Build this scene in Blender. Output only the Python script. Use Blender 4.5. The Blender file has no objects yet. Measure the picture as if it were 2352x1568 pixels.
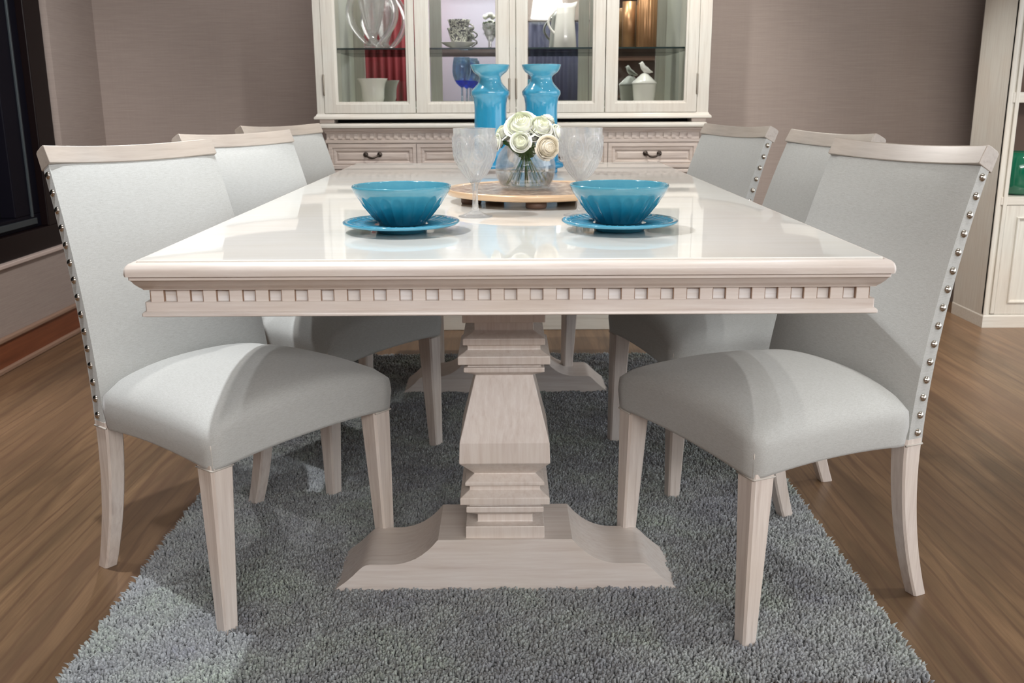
import bpy, bmesh, math, random
import numpy as np
from mathutils import Vector, Matrix
PI = math.pi
R = math.radians
random.seed(7)
sc = bpy.context.scene
COL = sc.collection

# ---------------------------------------------------------------- camera, world, lights, exposure
CAM_O = Vector((-0.00545708, -1.46653685, 1.00704939))
CAM_R = Vector((0.99997326, -0.00603714, -0.00412747))
CAM_U = Vector((0.00547955, 0.24473757, 0.96957387))
CAM_F = Vector((0.0048433, 0.96957056, -0.24476411))
FPX = 2218.5
cam_d = bpy.data.cameras.new('camera')
cam_d.sensor_width = 36.0
cam_d.lens = FPX / 2352 * 36.0
cam_d.clip_start = 0.05
cam_d.dof.use_dof = True
cam_d.dof.focus_distance = 1.95
cam_d.dof.aperture_fstop = 9.0
cam = bpy.data.objects.new('camera', cam_d)
COL.objects.link(cam)
m = Matrix((CAM_R, CAM_U, -CAM_F)).transposed().to_4x4()
m.translation = CAM_O
cam.matrix_world = m
sc.camera = cam

w = bpy.data.worlds.new('world')
sc.world = w
w.use_nodes = True
w.node_tree.nodes['Background'].inputs[0].default_value = (0.92, 0.96, 1.0, 1)
w.node_tree.nodes['Background'].inputs[1].default_value = 2.3

def spot(name, loc, target, power, size=60, blend=0.3, radius=0.03, col=(1, 0.95, 0.88)):
    d = bpy.data.lights.new(name, 'SPOT')
    d.energy = power
    d.spot_size = R(size)
    d.spot_blend = blend
    d.shadow_soft_size = radius
    d.color = col
    o = bpy.data.objects.new(name, d)
    COL.objects.link(o)
    o.location = loc
    o.rotation_euler = (Vector(target) - Vector(loc)).to_track_quat('-Z', 'Y').to_euler()
    o['kind'] = 'helper'
    return o

def area(name, loc, target, power, sx, sy, col=(1, 0.97, 0.93)):
    d = bpy.data.lights.new(name, 'AREA')
    d.shape = 'RECTANGLE'
    d.size = sx
    d.size_y = sy
    d.energy = power
    d.color = col
    o = bpy.data.objects.new(name, d)
    COL.objects.link(o)
    o.location = loc
    o.rotation_euler = (Vector(target) - Vector(loc)).to_track_quat('-Z', 'Y').to_euler()
    return o

CEIL = 2.75
spot('spotlight', (-0.86, 0.20, CEIL - .1), (-0.60, 0.5, 0.3), 146, 74, 0.5, 0.022, (0.96, 0.98, 1.0))
spot('spotlight', (-0.95, 2.1, CEIL - .1), (-0.3, 1.4, 0.6), 95, 80, 0.6, 0.03, (1.0, 0.97, 0.94))
spot('spotlight', (0.15, 0.9, CEIL - .1), (0.0, 0.9, 0.76), 8, 70, 0.6, 0.03, (1.0, 0.98, 0.95))
spot('spotlight', (0.95, 0.25, CEIL - .1), (0.7, 0.6, 0.5), 20, 80, 0.5, 0.018, (1.0, 0.96, 0.90))
spot('spotlight', (1.30, 1.25, CEIL - .1), (0.7, 0.9, 0.5), 26, 80, 0.5, 0.018, (0.97, 0.98, 1.0))
spot('spotlight', (0.2, 1.55, CEIL - .1), (0.1, 2.9, 1.1), 98, 70, 0.7, 0.04, (1.0, 0.98, 0.94))
spot('spotlight', (0.85, 2.1, CEIL - .1), (0.9, 3.3, 0.7), 62, 50, 1.0, 0.05, (1.0, 0.92, 0.84))
spot('spotlight', (-1.0, 2.2, CEIL - .1), (-1.1, 3.2, 1.1), 27, 80, 1.0, 0.05, (1.0, 0.95, 0.96))
spot('spotlight', (0.95, 2.80, CEIL - .1), (2.12, 2.86, 0.6), 150, 32, 1.0, 0.05, (1.0, 0.95, 0.90))
spot('spotlight', (2.1, 1.3, CEIL - .1), (2.3, 2.1, 0.0), 240, 62, 0.9, 0.05, (1.0, 0.95, 0.88))
spot('spotlight', (-1.22, 0.35, CEIL - .1), (-0.75, 0.5, 0.2), 30, 70, 0.6, 0.03, (0.96, 0.98, 1.0))
spot('spotlight', (-0.5, 0.5, CEIL - .1), (-1.93, 1.9, 0.8), 240, 60, 0.9, 0.05, (1.0, 0.96, 0.94))
spot('spotlight', (1.75, 0.15, CEIL - .1), (0.70, 0.26, 0.0), 60, 26, 0.7, 0.018, (1.0, 0.98, 0.95))
area('added_overhead_fill', (0.3, -2.6, CEIL - .12), (0.1, 0.8, 0.3), 30, 2.4, 1.2, (1.0, 0.97, 0.95))  # unseen fill added overhead behind the camera to brighten front faces
area('added_backdrop_fill', (0.2, -3.9, CEIL - .12), (0.2, -4.9, 1.2), 45, 3.0, .5, (1.0, 0.97, 0.95))  # unseen fill added to brighten the backdrop in the hutch mirror
area('added_front_fill', (0.6, -5.0, 2.52), (0.2, 0.6, 0.4), 158, 6.0, .4, (1.0, 0.98, 0.96))  # added frontal fill behind the camera, no real window there
for px_ in (-.58, -.19, .22, .60):
    area('added_hutch_fill', (px_, 2.86, 2.02), (px_, 2.95, 1.0), 5.0, .12, .06, (1.0, 0.97, 0.92))  # unseen lights added inside the hutch to brighten its contents

sc.view_settings.view_transform = 'Standard'
sc.view_settings.look = 'None'
sc.view_settings.gamma = 1.0
sc.view_settings.use_curve_mapping = False
sc.view_settings.exposure = 0.0
try:
    sc.cycles.use_denoising = True
    sc.cycles.max_bounces = 8
    sc.cycles.diffuse_bounces = 3
    sc.cycles.glossy_bounces = 4
    sc.cycles.transmission_bounces = 8
    sc.cycles.transparent_max_bounces = 16
    sc.cycles.sample_clamp_indirect = 4.0
    sc.cycles.caustics_reflective = False
    sc.cycles.caustics_refractive = False
except Exception:
    pass

# ---------------------------------------------------------------- pixel helper (photo pixel -> place)
def ray(px, py):
    return (CAM_F * FPX + CAM_R * (px - 1176) + CAM_U * (784 - py))
def atY(px, py, Y):
    d = ray(px, py); t = (Y - CAM_O.y) / d.y
    return CAM_O + d * t
def atZ(px, py, Z):
    d = ray(px, py); t = (Z - CAM_O.z) / d.z
    return CAM_O + d * t

# ---------------------------------------------------------------- materials
def srgb(r, g, b):
    f = lambda c: (c / 255) / 12.92 if c / 255 <= 0.04045 else ((c / 255 + 0.055) / 1.055) ** 2.4
    return (f(r), f(g), f(b), 1)

class NT:
    def __init__(s, name):
        s.m = bpy.data.materials.new(name)
        s.m.use_nodes = True
        s.t = s.m.node_tree
        s.n = s.t.nodes
        s.b = s.n['Principled BSDF']
        s.out = s.n['Material Output']
    def node(s, typ, **kw):
        x = s.n.new(typ)
        for k, v in kw.items():
            if k.startswith('i_'):
                x.inputs[k[2:].replace('_', ' ')].default_value = v
            else:
                setattr(x, k, v)
        return x
    def link(s, a, b):
        s.t.links.new(a, b)
    def coords(s, scale=(1, 1, 1), kind='Object', rot=(0, 0, 0)):
        c = s.node('ShaderNodeTexCoord')
        mp = s.node('ShaderNodeMapping')
        mp.inputs['Scale'].default_value = scale
        mp.inputs['Rotation'].default_value = rot
        s.link(c.outputs[kind], mp.inputs['Vector'])
        return mp.outputs[0]
    def noise(s, vec, scale, detail=4, rough=0.5, dist=0.0):
        x = s.node('ShaderNodeTexNoise')
        x.inputs['Scale'].default_value = scale
        x.inputs['Detail'].default_value = detail
        x.inputs['Roughness'].default_value = rough
        x.inputs['Distortion'].default_value = dist
        s.link(vec, x.inputs['Vector'])
        return x.outputs['Fac']
    def ramp(s, fac, stops):
        x = s.node('ShaderNodeValToRGB')
        e = x.color_ramp.elements
        while len(e) < len(stops):
            e.new(0.5)
        for el, (p, c) in zip(e, stops):
            el.position = p
            el.color = c
        s.link(fac, x.inputs['Fac'])
        return x.outputs['Color']
    def mix(s, fac, a, b, mode='MIX'):
        x = s.node('ShaderNodeMix', data_type='RGBA', blend_type=mode)
        for sock, v in ((0, fac), (6, a), (7, b)):
            if hasattr(v, 'is_linked') or hasattr(v, 'links'):
                s.link(v, x.inputs[sock])
            else:
                x.inputs[sock].default_value = v
        return x.outputs[2]
    def bump(s, h, strength=0.3, dist=0.002, prev=None):
        x = s.node('ShaderNodeBump')
        x.inputs['Strength'].default_value = strength
        x.inputs['Distance'].default_value = dist
        s.link(h, x.inputs['Height'])
        if prev is not None:
            s.link(prev, x.inputs['Normal'])
        s.link(x.outputs[0], s.b.inputs['Normal'])
        return x.outputs[0]

def plain(name, col, rough=0.5, metal=0.0, coat=0.0, **kw):
    t = NT(name)
    t.b.inputs['Base Color'].default_value = col
    t.b.inputs['Roughness'].default_value = rough
    t.b.inputs['Metallic'].default_value = metal
    t.b.inputs['Coat Weight'].default_value = coat
    for k, v in kw.items():
        t.b.inputs[k.replace('_', ' ')].default_value = v
    return t.m

def whitewash(name, c1, c2, c3, axis='x', rough=0.42, coat=0.15, grain=1.0):
    t = NT(name)
    s = {'x': (2, 40, 40), 'y': (40, 2, 40), 'z': (40, 40, 2)}[axis]
    v = t.coords(tuple(k * 1.6 for k in s))
    n1 = t.noise(v, 1.6, 6, 0.6, 0.3)
    n2 = t.noise(t.coords(tuple(k * 4 for k in s)), 2.6, 3, 0.6)
    c = t.ramp(n1, [(0.22, c3), (0.42, c2), (0.62, c1)])
    c = t.mix(t.ramp(n2, [(0.3, (0.5 * grain, 0.5 * grain, 0.5 * grain, 1)), (0.55, (0, 0, 0, 1))]), c, c2)
    n3 = t.noise(t.coords((1, 1, 1)), 5, 2)
    c = t.mix(t.ramp(n3, [(0.35, (0, 0, 0, 1)), (0.7, (0.4, 0.4, 0.4, 1))]), c, srgb(214, 200, 184))
    t.link(c, t.b.inputs['Base Color'])
    t.b.inputs['Roughness'].default_value = rough
    t.b.inputs['Coat Weight'].default_value = coat
    t.b.inputs['Coat Roughness'].default_value = 0.15
    t.bump(n2, 0.06, 0.0006)
    return t.m

M = {}
WA, WB, WC = srgb(230, 223, 218), srgb(219, 209, 203), srgb(200, 186, 178)
M['wood_x'] = whitewash('whitewashed_wood', WA, WB, WC, 'x')
M['wood_y'] = whitewash('whitewashed_wood_lengthways', WA, WB, WC, 'y')
M['wood_z'] = whitewash('whitewashed_wood_upright', WA, WB, WC, 'z')
M['dentil'] = whitewash('whitewashed_wood_recess', srgb(240, 240, 242), srgb(228, 224, 222), srgb(196, 176, 160), 'x')
M['cab_x'] = whitewash('pale_cabinet_wood', srgb(222, 220, 212), srgb(212, 209, 200), srgb(192, 186, 174), 'x', grain=.6)
M['cab_z'] = whitewash('pale_cabinet_wood_upright', srgb(220, 219, 210), srgb(211, 208, 199), srgb(194, 188, 177), 'z', grain=.6)
M['side_x'] = whitewash('sideboard_wood', srgb(212, 200, 192), srgb(192, 178, 170), srgb(160, 142, 130), 'x')
M['leg'] = whitewash('chair_leg_wood', srgb(228, 219, 212), srgb(214, 203, 196), srgb(186, 171, 162), 'z')
M['rail'] = whitewash('chair_rail_wood', srgb(176, 168, 160), srgb(166, 156, 148), srgb(146, 134, 124), 'y', 0.32, 0.35, 0.4)
M['glaze'] = plain('brown_antiquing_glaze', srgb(150, 118, 94), 0.5)
# table top: satin lacquer
def tabletop():
    t = NT('lacquered_table_top')
    n1 = t.noise(t.coords((3, 26, 26)), 1.3, 5, 0.6, 0.3)
    c = t.ramp(n1, [(0.25, srgb(228, 226, 219)), (0.6, srgb(236, 236, 232))])
    n3 = t.noise(t.coords((1, 1, 1)), 3, 2)
    c = t.mix(t.ramp(n3, [(0.4, (0, 0, 0, 1)), (0.75, (0.5, 0.5, 0.5, 1))]), c, srgb(232, 226, 212))
    t.link(c, t.b.inputs['Base Color'])
    t.b.inputs['Roughness'].default_value = 0.3
    t.b.inputs['Specular IOR Level'].default_value = 0.3
    t.b.inputs['Coat Weight'].default_value = 0.85
    t.b.inputs['Coat Roughness'].default_value = 0.03
    t.bump(t.noise(t.coords((4, 60, 60)), 2, 3), 0.04, 0.0006)
    return t.m
M['top'] = tabletop()

def fabric():
    t = NT('offwhite_linen')
    v = t.coords((1, 1, 1))
    a = t.noise(t.coords((700, 90, 700)), 1, 2, 0.6)
    b = t.noise(t.coords((110, 800, 800)), 1, 2, 0.6)
    n = t.mix(0.5, a, b)
    big = t.noise(v, 9, 3)
    c = t.ramp(n, [(0.3, srgb(172, 173, 170)), (0.6, srgb(192, 194, 192))])
    t.link(c, t.b.inputs['Base Color'])
    t.b.inputs['Roughness'].default_value = 0.85
    t.b.inputs['Sheen Weight'].default_value = 0.25
    t.bump(n, 0.3, 0.0007)
    return t.m
M['fabric'] = fabric()
M['piping'] = plain('seam_cord', srgb(196, 190, 182), 0.8)

def wallmat():
    t = NT('linen_wallpaper')
    a = t.noise(t.coords((8, 8, 500)), 1, 3, 0.7)
    b = t.noise(t.coords((300, 300, 4)), 1, 3, 0.7)
    n = t.mix(0.2, a, b)
    c = t.ramp(n, [(0.3, srgb(150, 137, 130)), (0.65, srgb(168, 155, 147))])
    t.link(c, t.b.inputs['Base Color'])
    t.b.inputs['Roughness'].default_value = 0.7
    t.bump(n, 0.25, 0.001)
    return t.m
M['wall'] = wallmat()

def floormat():
    t = NT('walnut_laminate_floor')
    v = t.coords((9.0, 0.85, 1))
    n = t.noise(v, 1.4, 7, 0.62, 0.8)
    c = t.ramp(n, [(0.26, srgb(80, 64, 48)), (0.42, srgb(104, 84, 62)), (0.55, srgb(122, 98, 72)), (0.74, srgb(146, 118, 88))])
    wv = t.node('ShaderNodeTexWave', wave_type='BANDS', bands_direction='X')
    t.link(t.coords((1, 0.07, 1)), wv.inputs['Vector'])
    wv.inputs['Scale'].default_value = 9
    wv.inputs['Distortion'].default_value = 9
    wv.inputs['Detail'].default_value = 4
    wv.inputs['Detail Scale'].default_value = 1.6
    c2 = t.mix(t.ramp(wv.outputs['Fac'], [(0.0, (0.6, 0.6, 0.6, 1)), (0.16, (0.0, 0.0, 0.0, 1))]), c, srgb(84, 62, 48))
    fine = t.noise(t.coords((90, 3, 1)), 2, 3, 0.6)
    c3 = t.mix(t.ramp(fine, [(0.35, (0.35, 0.35, 0.35, 1)), (0.6, (0, 0, 0, 1))]), c2, srgb(88, 64, 46))
    big = t.noise(t.coords((3.2, 0.35, 1)), 1.0, 2)
    c4 = t.mix(t.ramp(big, [(0.35, (0, 0, 0, 1)), (0.7, (0.45, 0.45, 0.45, 1))]), c3, srgb(118, 88, 68))
    t.link(c4, t.b.inputs['Base Color'])
    t.b.inputs['Roughness'].default_value = 0.36
    t.b.inputs['Specular IOR Level'].default_value = 0.45
    t.bump(fine, 0.06, 0.0006)
    return t.m
M['floor'] = floormat()

def rugmat():
    t = NT('shag_rug_pile')
    big = t.noise(t.coords((1, 1, 0.1)), 4.5, 3, 0.6)
    c = t.ramp(big, [(0.34, srgb(154, 157, 166)), (0.5, srgb(170, 175, 176)), (0.66, srgb(180, 191, 180))])
    f = t.noise(t.coords((1, 1, 0.2)), 150, 2, 0.6)
    c = t.mix(t.ramp(f, [(0.36, (0.8, 0.8, 0.8, 1)), (0.62, (0, 0, 0, 1))]), c, srgb(112, 114, 117))
    f2 = t.noise(t.coords((1.0, 1.0, 0.2)), 190, 2, 0.6)
    c = t.mix(t.ramp(f2, [(0.55, (0, 0, 0, 1)), (0.72, (0.6, 0.6, 0.6, 1))]), c, srgb(196, 202, 202))
    t.link(c, t.b.inputs['Base Color'])
    t.b.inputs['Roughness'].default_value = 0.95
    t.b.inputs['Sheen Weight'].default_value = 0.3
    return t.m
M['rug'] = rugmat()
M['rug_back'] = plain('rug_backing', srgb(90, 94, 96), 0.95)

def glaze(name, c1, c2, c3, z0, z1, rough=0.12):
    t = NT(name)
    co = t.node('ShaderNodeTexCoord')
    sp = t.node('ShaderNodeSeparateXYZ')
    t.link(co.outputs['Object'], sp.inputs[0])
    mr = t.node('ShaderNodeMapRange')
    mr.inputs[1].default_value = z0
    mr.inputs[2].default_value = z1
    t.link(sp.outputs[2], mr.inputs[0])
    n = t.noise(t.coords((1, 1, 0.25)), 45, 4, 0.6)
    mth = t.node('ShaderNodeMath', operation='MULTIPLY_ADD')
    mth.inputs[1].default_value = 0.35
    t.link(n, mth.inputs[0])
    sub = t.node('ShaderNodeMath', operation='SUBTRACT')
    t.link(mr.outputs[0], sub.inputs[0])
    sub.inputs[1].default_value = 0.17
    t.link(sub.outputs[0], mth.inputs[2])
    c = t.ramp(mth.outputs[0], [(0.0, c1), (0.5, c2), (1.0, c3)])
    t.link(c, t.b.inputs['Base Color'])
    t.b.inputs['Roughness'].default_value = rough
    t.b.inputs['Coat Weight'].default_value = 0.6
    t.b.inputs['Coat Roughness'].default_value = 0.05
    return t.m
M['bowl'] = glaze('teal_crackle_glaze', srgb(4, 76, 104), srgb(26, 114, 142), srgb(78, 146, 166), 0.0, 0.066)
M['plate'] = plain('teal_plate_glaze', srgb(72, 148, 176), 0.14, 0, 0.6)
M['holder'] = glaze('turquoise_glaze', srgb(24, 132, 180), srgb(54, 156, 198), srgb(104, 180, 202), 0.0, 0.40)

def thin_glass(name, col, ior=1.45, rough=0.02):
    t = NT(name)
    t.n.remove(t.b)
    tr = t.node('ShaderNodeBsdfTransparent')
    tr.inputs[0].default_value = col
    gl = t.node('ShaderNodeBsdfGlossy')
    gl.inputs['Roughness'].default_value = rough
    fr = t.node('ShaderNodeFresnel')
    fr.inputs[0].default_value = ior
    mx = t.node('ShaderNodeMixShader')
    t.link(fr.outputs[0], mx.inputs[0])
    t.link(tr.outputs[0], mx.inputs[1])
    t.link(gl.outputs[0], mx.inputs[2])
    t.link(mx.outputs[0], t.out.inputs[0])
    return t.m
M['pane'] = thin_glass('clear_pane_glass', (0.98, 0.983, 0.978, 1), 1.4)
M['shelf_glass'] = thin_glass('green_edged_shelf_glass', (0.955, 0.97, 0.965, 1), 1.22)
M['shelf_edge'] = plain('shelf_glass_edge', srgb(24, 62, 62), 0.15)

def solid_glass(name, col=(1, 1, 1, 1), rough=0.0, clear=0.35, ior=1.5, sparkle_white=0.0):
    t = NT(name)
    t.n.remove(t.b)
    g = t.node('ShaderNodeBsdfGlass')
    g.inputs[0].default_value = col
    g.inputs['Roughness'].default_value = rough
    g.inputs['IOR'].default_value = ior
    tr = t.node('ShaderNodeBsdfTransparent')
    tr.inputs[0].default_value = col
    mx = t.node('ShaderNodeMixShader')
    mx.inputs[0].default_value = clear
    t.link(g.outputs[0], mx.inputs[1])
    t.link(tr.outputs[0], mx.inputs[2])
    if sparkle_white:  # white diffuse share stands in for bright reflections in the crystal
        df = t.node('ShaderNodeBsdfTranslucent')
        df.inputs[0].default_value = (1, 1, 1, 1)
        d2 = t.node('ShaderNodeBsdfDiffuse')
        d2.inputs[0].default_value = (1, 1, 1, 1)
        ad = t.node('ShaderNodeMixShader')
        t.link(df.outputs[0], ad.inputs[1]); t.link(d2.outputs[0], ad.inputs[2])
        m2 = t.node('ShaderNodeMixShader')
        m2.inputs[0].default_value = sparkle_white
        t.link(mx.outputs[0], m2.inputs[1]); t.link(ad.outputs[0], m2.inputs[2])
        mx = m2
    t.link(mx.outputs[0], t.out.inputs[0])
    return t.m
M['crystal'] = solid_glass('pressed_crystal', (1, 1, 1, 1), 0.09, 0.55, 1.5, 0.15)
M['vase'] = solid_glass('clear_vase_glass', (1, 1, 1, 1), 0.04, 0.75)
M['water'] = solid_glass('water', (0.97, 0.985, 0.98, 1), 0.0, 0.5, 1.33)
M['blue_glass'] = solid_glass('blue_tinted_glass', (0.78, 0.88, 0.97, 1), 0.0, 0.5)
M['blue_stem'] = solid_glass('cobalt_glass', (0.25, 0.42, 0.95, 1), 0.0, 0.5)
M['green_glass'] = plain('green_glass_vase', srgb(20, 104, 78), 0.08, 0, 0.8)
def petal():
    t = NT('white_rose_petal')
    n = t.noise(t.coords((1, 1, 1)), 24, 3)
    c = t.ramp(n, [(0.3, srgb(234, 240, 214)), (0.6, srgb(250, 250, 242))])
    t.link(c, t.b.inputs['Base Color'])
    t.b.inputs['Roughness'].default_value = 0.55
    t.b.inputs['Subsurface Weight'].default_value = 0.3
    t.b.inputs['Subsurface Radius'].default_value = (0.01, 0.01, 0.006)
    return t.m
M['petal'] = petal()
M['petal_cream'] = plain('cream_rose_petal', srgb(252, 244, 226), 0.55)
M['petal_inner'] = plain('pale_green_rose_heart', srgb(240, 242, 218), 0.55)
M['green'] = plain('rose_leaf', srgb(74, 104, 48), 0.45)
M['stem'] = plain('rose_stem', srgb(70, 112, 50), 0.4)
M['tray_in'] = None
def traymat():
    t = NT('hammered_silver_leaf')
    n = t.noise(t.coords((1, 1, 1)), 60, 4, 0.6)
    c = t.ramp(n, [(0.3, srgb(134, 98, 76)), (0.5, srgb(184, 152, 128)), (0.7, srgb(226, 212, 196))])
    t.link(c, t.b.inputs['Base Color'])
    t.b.inputs['Metallic'].default_value = 0.75
    t.b.inputs['Roughness'].default_value = 0.34
    t.bump(n, 0.5, 0.002)
    return t.m
M['tray_in'] = traymat()
M['tray_rim'] = plain('pale_wood_rim', srgb(206, 174, 140), 0.3, 0.1, 0.4)
M['tray_foot'] = plain('brown_wood_foot', srgb(104, 78, 64), 0.5)
M['chrome'] = plain('polished_nickel', srgb(196, 190, 180), 0.16, 1.0)
M['pewter'] = plain('dark_pewter', srgb(84, 76, 70), 0.3, 0.9)
M['hinge'] = plain('dull_hinge_metal', srgb(150, 142, 130), 0.4, 0.6)
M['mirror'] = plain('mirror_glass', (0.82, 0.86, 0.86, 1), 0.01, 1.0)
M['cab_in'] = plain('cabinet_interior', srgb(186, 184, 172), 0.6)
M['black'] = plain('black_and_slot_shade', srgb(16, 15, 18), 0.7)  # plain black, also the painted shade in the hutch slot
M['darkframe'] = plain('dark_stained_frame', srgb(17, 8, 9), 0.4, 0, 0.0, Specular_IOR_Level=0.2)
M['darkblue'] = plain('dark_gasket', srgb(8, 7, 18), 0.6, Specular_IOR_Level=0.15)
M['steel'] = plain('grey_metal_strip', srgb(60, 68, 72), 0.45, 0.3)
M['nightglass'] = plain('dark_window_glass', srgb(18, 18, 18), 0.3, 0, 0.0, Specular_IOR_Level=0.1)
def bbmat():
    t = NT('reddish_skirting_wood')
    n = t.noise(t.coords((30, 1.5, 30)), 2, 4)
    t.link(t.ramp(n, [(0.3, srgb(108, 62, 42)), (0.7, srgb(136, 80, 54))]), t.b.inputs['Base Color'])
    t.b.inputs['Roughness'].default_value = 0.35
    return t.m
M['skirting'] = bbmat()
M['skirt_edge'] = plain('taupe_skirting_bead', srgb(150, 122, 104), 0.4)
M['sill'] = plain('lit_sill_edge', srgb(196, 180, 172), 0.45)  # paler than the wall: the lit edge is put into the colour
M['china'] = plain('white_china', srgb(232, 230, 224), 0.2, 0, 0.5)
def patterned():
    t = NT('blue_printed_china')
    v = t.node('ShaderNodeTexVoronoi')
    v.inputs['Scale'].default_value = 70
    t.link(t.coords(), v.inputs['Vector'])
    n = t.noise(t.coords(), 60, 3, 0.7, 2)
    c = t.ramp(n, [(0.44, srgb(58, 60, 66)), (0.56, srgb(206, 208, 194))])
    t.link(c, t.b.inputs['Base Color'])
    t.b.inputs['Roughness'].default_value = 0.2
    return t.m
M['printed'] = patterned()
M['copper'] = plain('ribbed_copper_glass', srgb(160, 120, 84), 0.36, 0.6)
M['ceiling'] = plain('white_ceiling', srgb(200, 196, 190), 0.9)
M['lamp_on'] = plain('lit_lamp_face', (1, 1, 1, 1), 0.5)
M['lamp_on'].node_tree.nodes['Principled BSDF'].inputs['Emission Color'].default_value = (1, 0.95, 0.88, 1)
M['lamp_on'].node_tree.nodes['Principled BSDF'].inputs['Emission Strength'].default_value = 2.5
M['red'] = plain('red_cloth', srgb(150, 60, 66), 0.8)
M['navy'] = plain('navy_upholstery', srgb(50, 52, 72), 0.8)
M['brown'] = plain('brown_oak', srgb(96, 70, 54), 0.5)
M['canvas'] = plain('pale_canvas', srgb(190, 188, 204), 0.7)
M['lime'] = plain('lime_cloth', srgb(150, 170, 60), 0.8)

# ---------------------------------------------------------------- mesh helpers
def link(name, me, mat, parent=None, smooth=None):
    me.materials.append(mat)
    if smooth:
        for p in me.polygons:
            p.use_smooth = True
        if smooth is not True:
            try:
                me.set_sharp_from_angle(angle=R(smooth))
            except Exception:
                pass
    o = bpy.data.objects.new(name, me)
    COL.objects.link(o)
    if parent:
        o.parent = parent
    return o

def raw(name, vs, fs, mat, parent=None, smooth=None, fix=True):
    me = bpy.data.meshes.new(name)
    me.from_pydata([tuple(v) for v in vs], [], fs)
    if fix:
        bm = bmesh.new(); bm.from_mesh(me)
        bmesh.ops.recalc_face_normals(bm, faces=bm.faces)
        bm.to_mesh(me); bm.free()
    me.update()
    return link(name, me, mat, parent, smooth)

class MB:
    def __init__(s):
        s.v = []; s.f = []
    def add(s, vs, fs):
        k = len(s.v)
        s.v += [tuple(v) for v in vs]
        s.f += [tuple(i + k for i in f) for f in fs]
        return s
    def box(s, x0, x1, y0, y1, z0, z1):
        vs = [(x, y, z) for z in (z0, z1) for y in (y0, y1) for x in (x0, x1)]
        return s.add(vs, [(0, 2, 3, 1), (4, 5, 7, 6), (0, 1, 5, 4), (2, 6, 7, 3), (0, 4, 6, 2), (1, 3, 7, 5)])
    def frustum(s, z0, a0, z1, a1):
        """a = (x0,x1,y0,y1) at each height"""
        vs = [(x, y, z0) for (x, y) in ((a0[0], a0[2]), (a0[1], a0[2]), (a0[1], a0[3]), (a0[0], a0[3]))]
        vs += [(x, y, z1) for (x, y) in ((a1[0], a1[2]), (a1[1], a1[2]), (a1[1], a1[3]), (a1[0], a1[3]))]
        return s.add(vs, [(3, 2, 1, 0), (4, 5, 6, 7)] + [(i, (i + 1) % 4, 4 + (i + 1) % 4, 4 + i) for i in range(4)])
    def rings(s, rings, cap0=True, cap1=True, closed=True):
        n = len(rings[0]); k = len(s.v)
        for r in rings:
            s.v += [tuple(p) for p in r]
        m_ = n if closed else n - 1
        for j in range(len(rings) - 1):
            for i in range(m_):
                a = k + j * n + i; b = k + j * n + (i + 1) % n
                s.f.append((a, b, b + n, a + n))
        if cap0: s.f.append(tuple(k + i for i in range(n))[::-1])
        if cap1: s.f.append(tuple(k + (len(rings) - 1) * n + i for i in range(n)))
        return s
    def lathe(s, prof, n=48, c=(0, 0, 0), cap0=True, cap1=True, rf=None):
        rr = []
        for (r, z) in prof:
            rr.append([(c[0] + (r if rf is None else rf(r, z, 2 * PI * i / n)) * math.cos(2 * PI * i / n),
                        c[1] + (r if rf is None else rf(r, z, 2 * PI * i / n)) * math.sin(2 * PI * i / n), c[2] + z) for i in range(n)])
        return s.rings(rr, cap0, cap1)
    def tube(s, pts, rad, n=8, cap=True):
        pts = [Vector(p) for p in pts]
        rr = []
        up = Vector((0.13, 0.31, 0.94))
        for i, p in enumerate(pts):
            d = (pts[min(i + 1, len(pts) - 1)] - pts[max(i - 1, 0)]).normalized()
            a = d.cross(up)
            if a.length < 1e-3: a = d.cross(Vector((1, 0, 0)))
            a.normalize(); b = d.cross(a)
            r = rad(i / (len(pts) - 1)) if callable(rad) else rad
            rr.append([p + (a * math.cos(2 * PI * k / n) + b * math.sin(2 * PI * k / n)) * r for k in range(n)])
        return s.rings(rr, cap, cap)
    def build(s, name, mat, parent=None, smooth=None, bevel=0, seg=2, fix=True):
        o = raw(name, s.v, s.f, mat, parent, smooth, fix)
        if bevel:
            b = o.modifiers.new('bevel', 'BEVEL')
            b.width = bevel; b.segments = seg; b.limit_method = 'ANGLE'; b.angle_limit = R(35)
        return o

def thing(name, label, cat, loc=(0, 0, 0), rz=0, group=None):
    o = bpy.data.objects.new(name, None)
    o.empty_display_size = 0.1
    COL.objects.link(o)
    o.location = loc
    o.rotation_euler = (0, 0, rz)
    return tag(o, label, cat, group)
def tag(o, label, cat, group=None):
    o['label'] = label; o['category'] = cat
    if group: o['group'] = group
    return o
def structure(o, label=None):
    o['kind'] = 'structure'
    if label: o['label'] = label
    return o
def copy_tree(o, parent=None):
    c = o.copy(); COL.objects.link(c)
    if parent is not None: c.parent = parent
    for ch in [x for x in CH.get(o.name, [])]:
        copy_tree(ch, c)
    return c
CH = {}
def index_children():
    CH.clear()
    for x in bpy.data.objects:
        if x.parent: CH.setdefault(x.parent.name, []).append(x)

# ---------------------------------------------------------------- the room
XL, YB = -1.930, 3.285
XR, YF = 5.0, -5.2
structure(MB().box(XL - .3, XR, YF, YB + .3, -.1, 0).build('floor', M['floor']), 'walnut brown laminate floor with long streaky grain')
structure(MB().box(XL - .3, XR, YF, YB + .3, CEIL, CEIL + .1).build('ceiling', M['ceiling']), 'ceiling above the dining set')
structure(MB().box(XL - .3, XR, YB, YB + .2, 0, CEIL).build('wall_back', M['wall']), 'taupe linen-papered back wall')
structure(MB().box(XL - .3, XR, YF - .1, YF, 0, CEIL).build('wall_front', M['wall']), 'far showroom wall seen in the hutch mirror')
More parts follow.
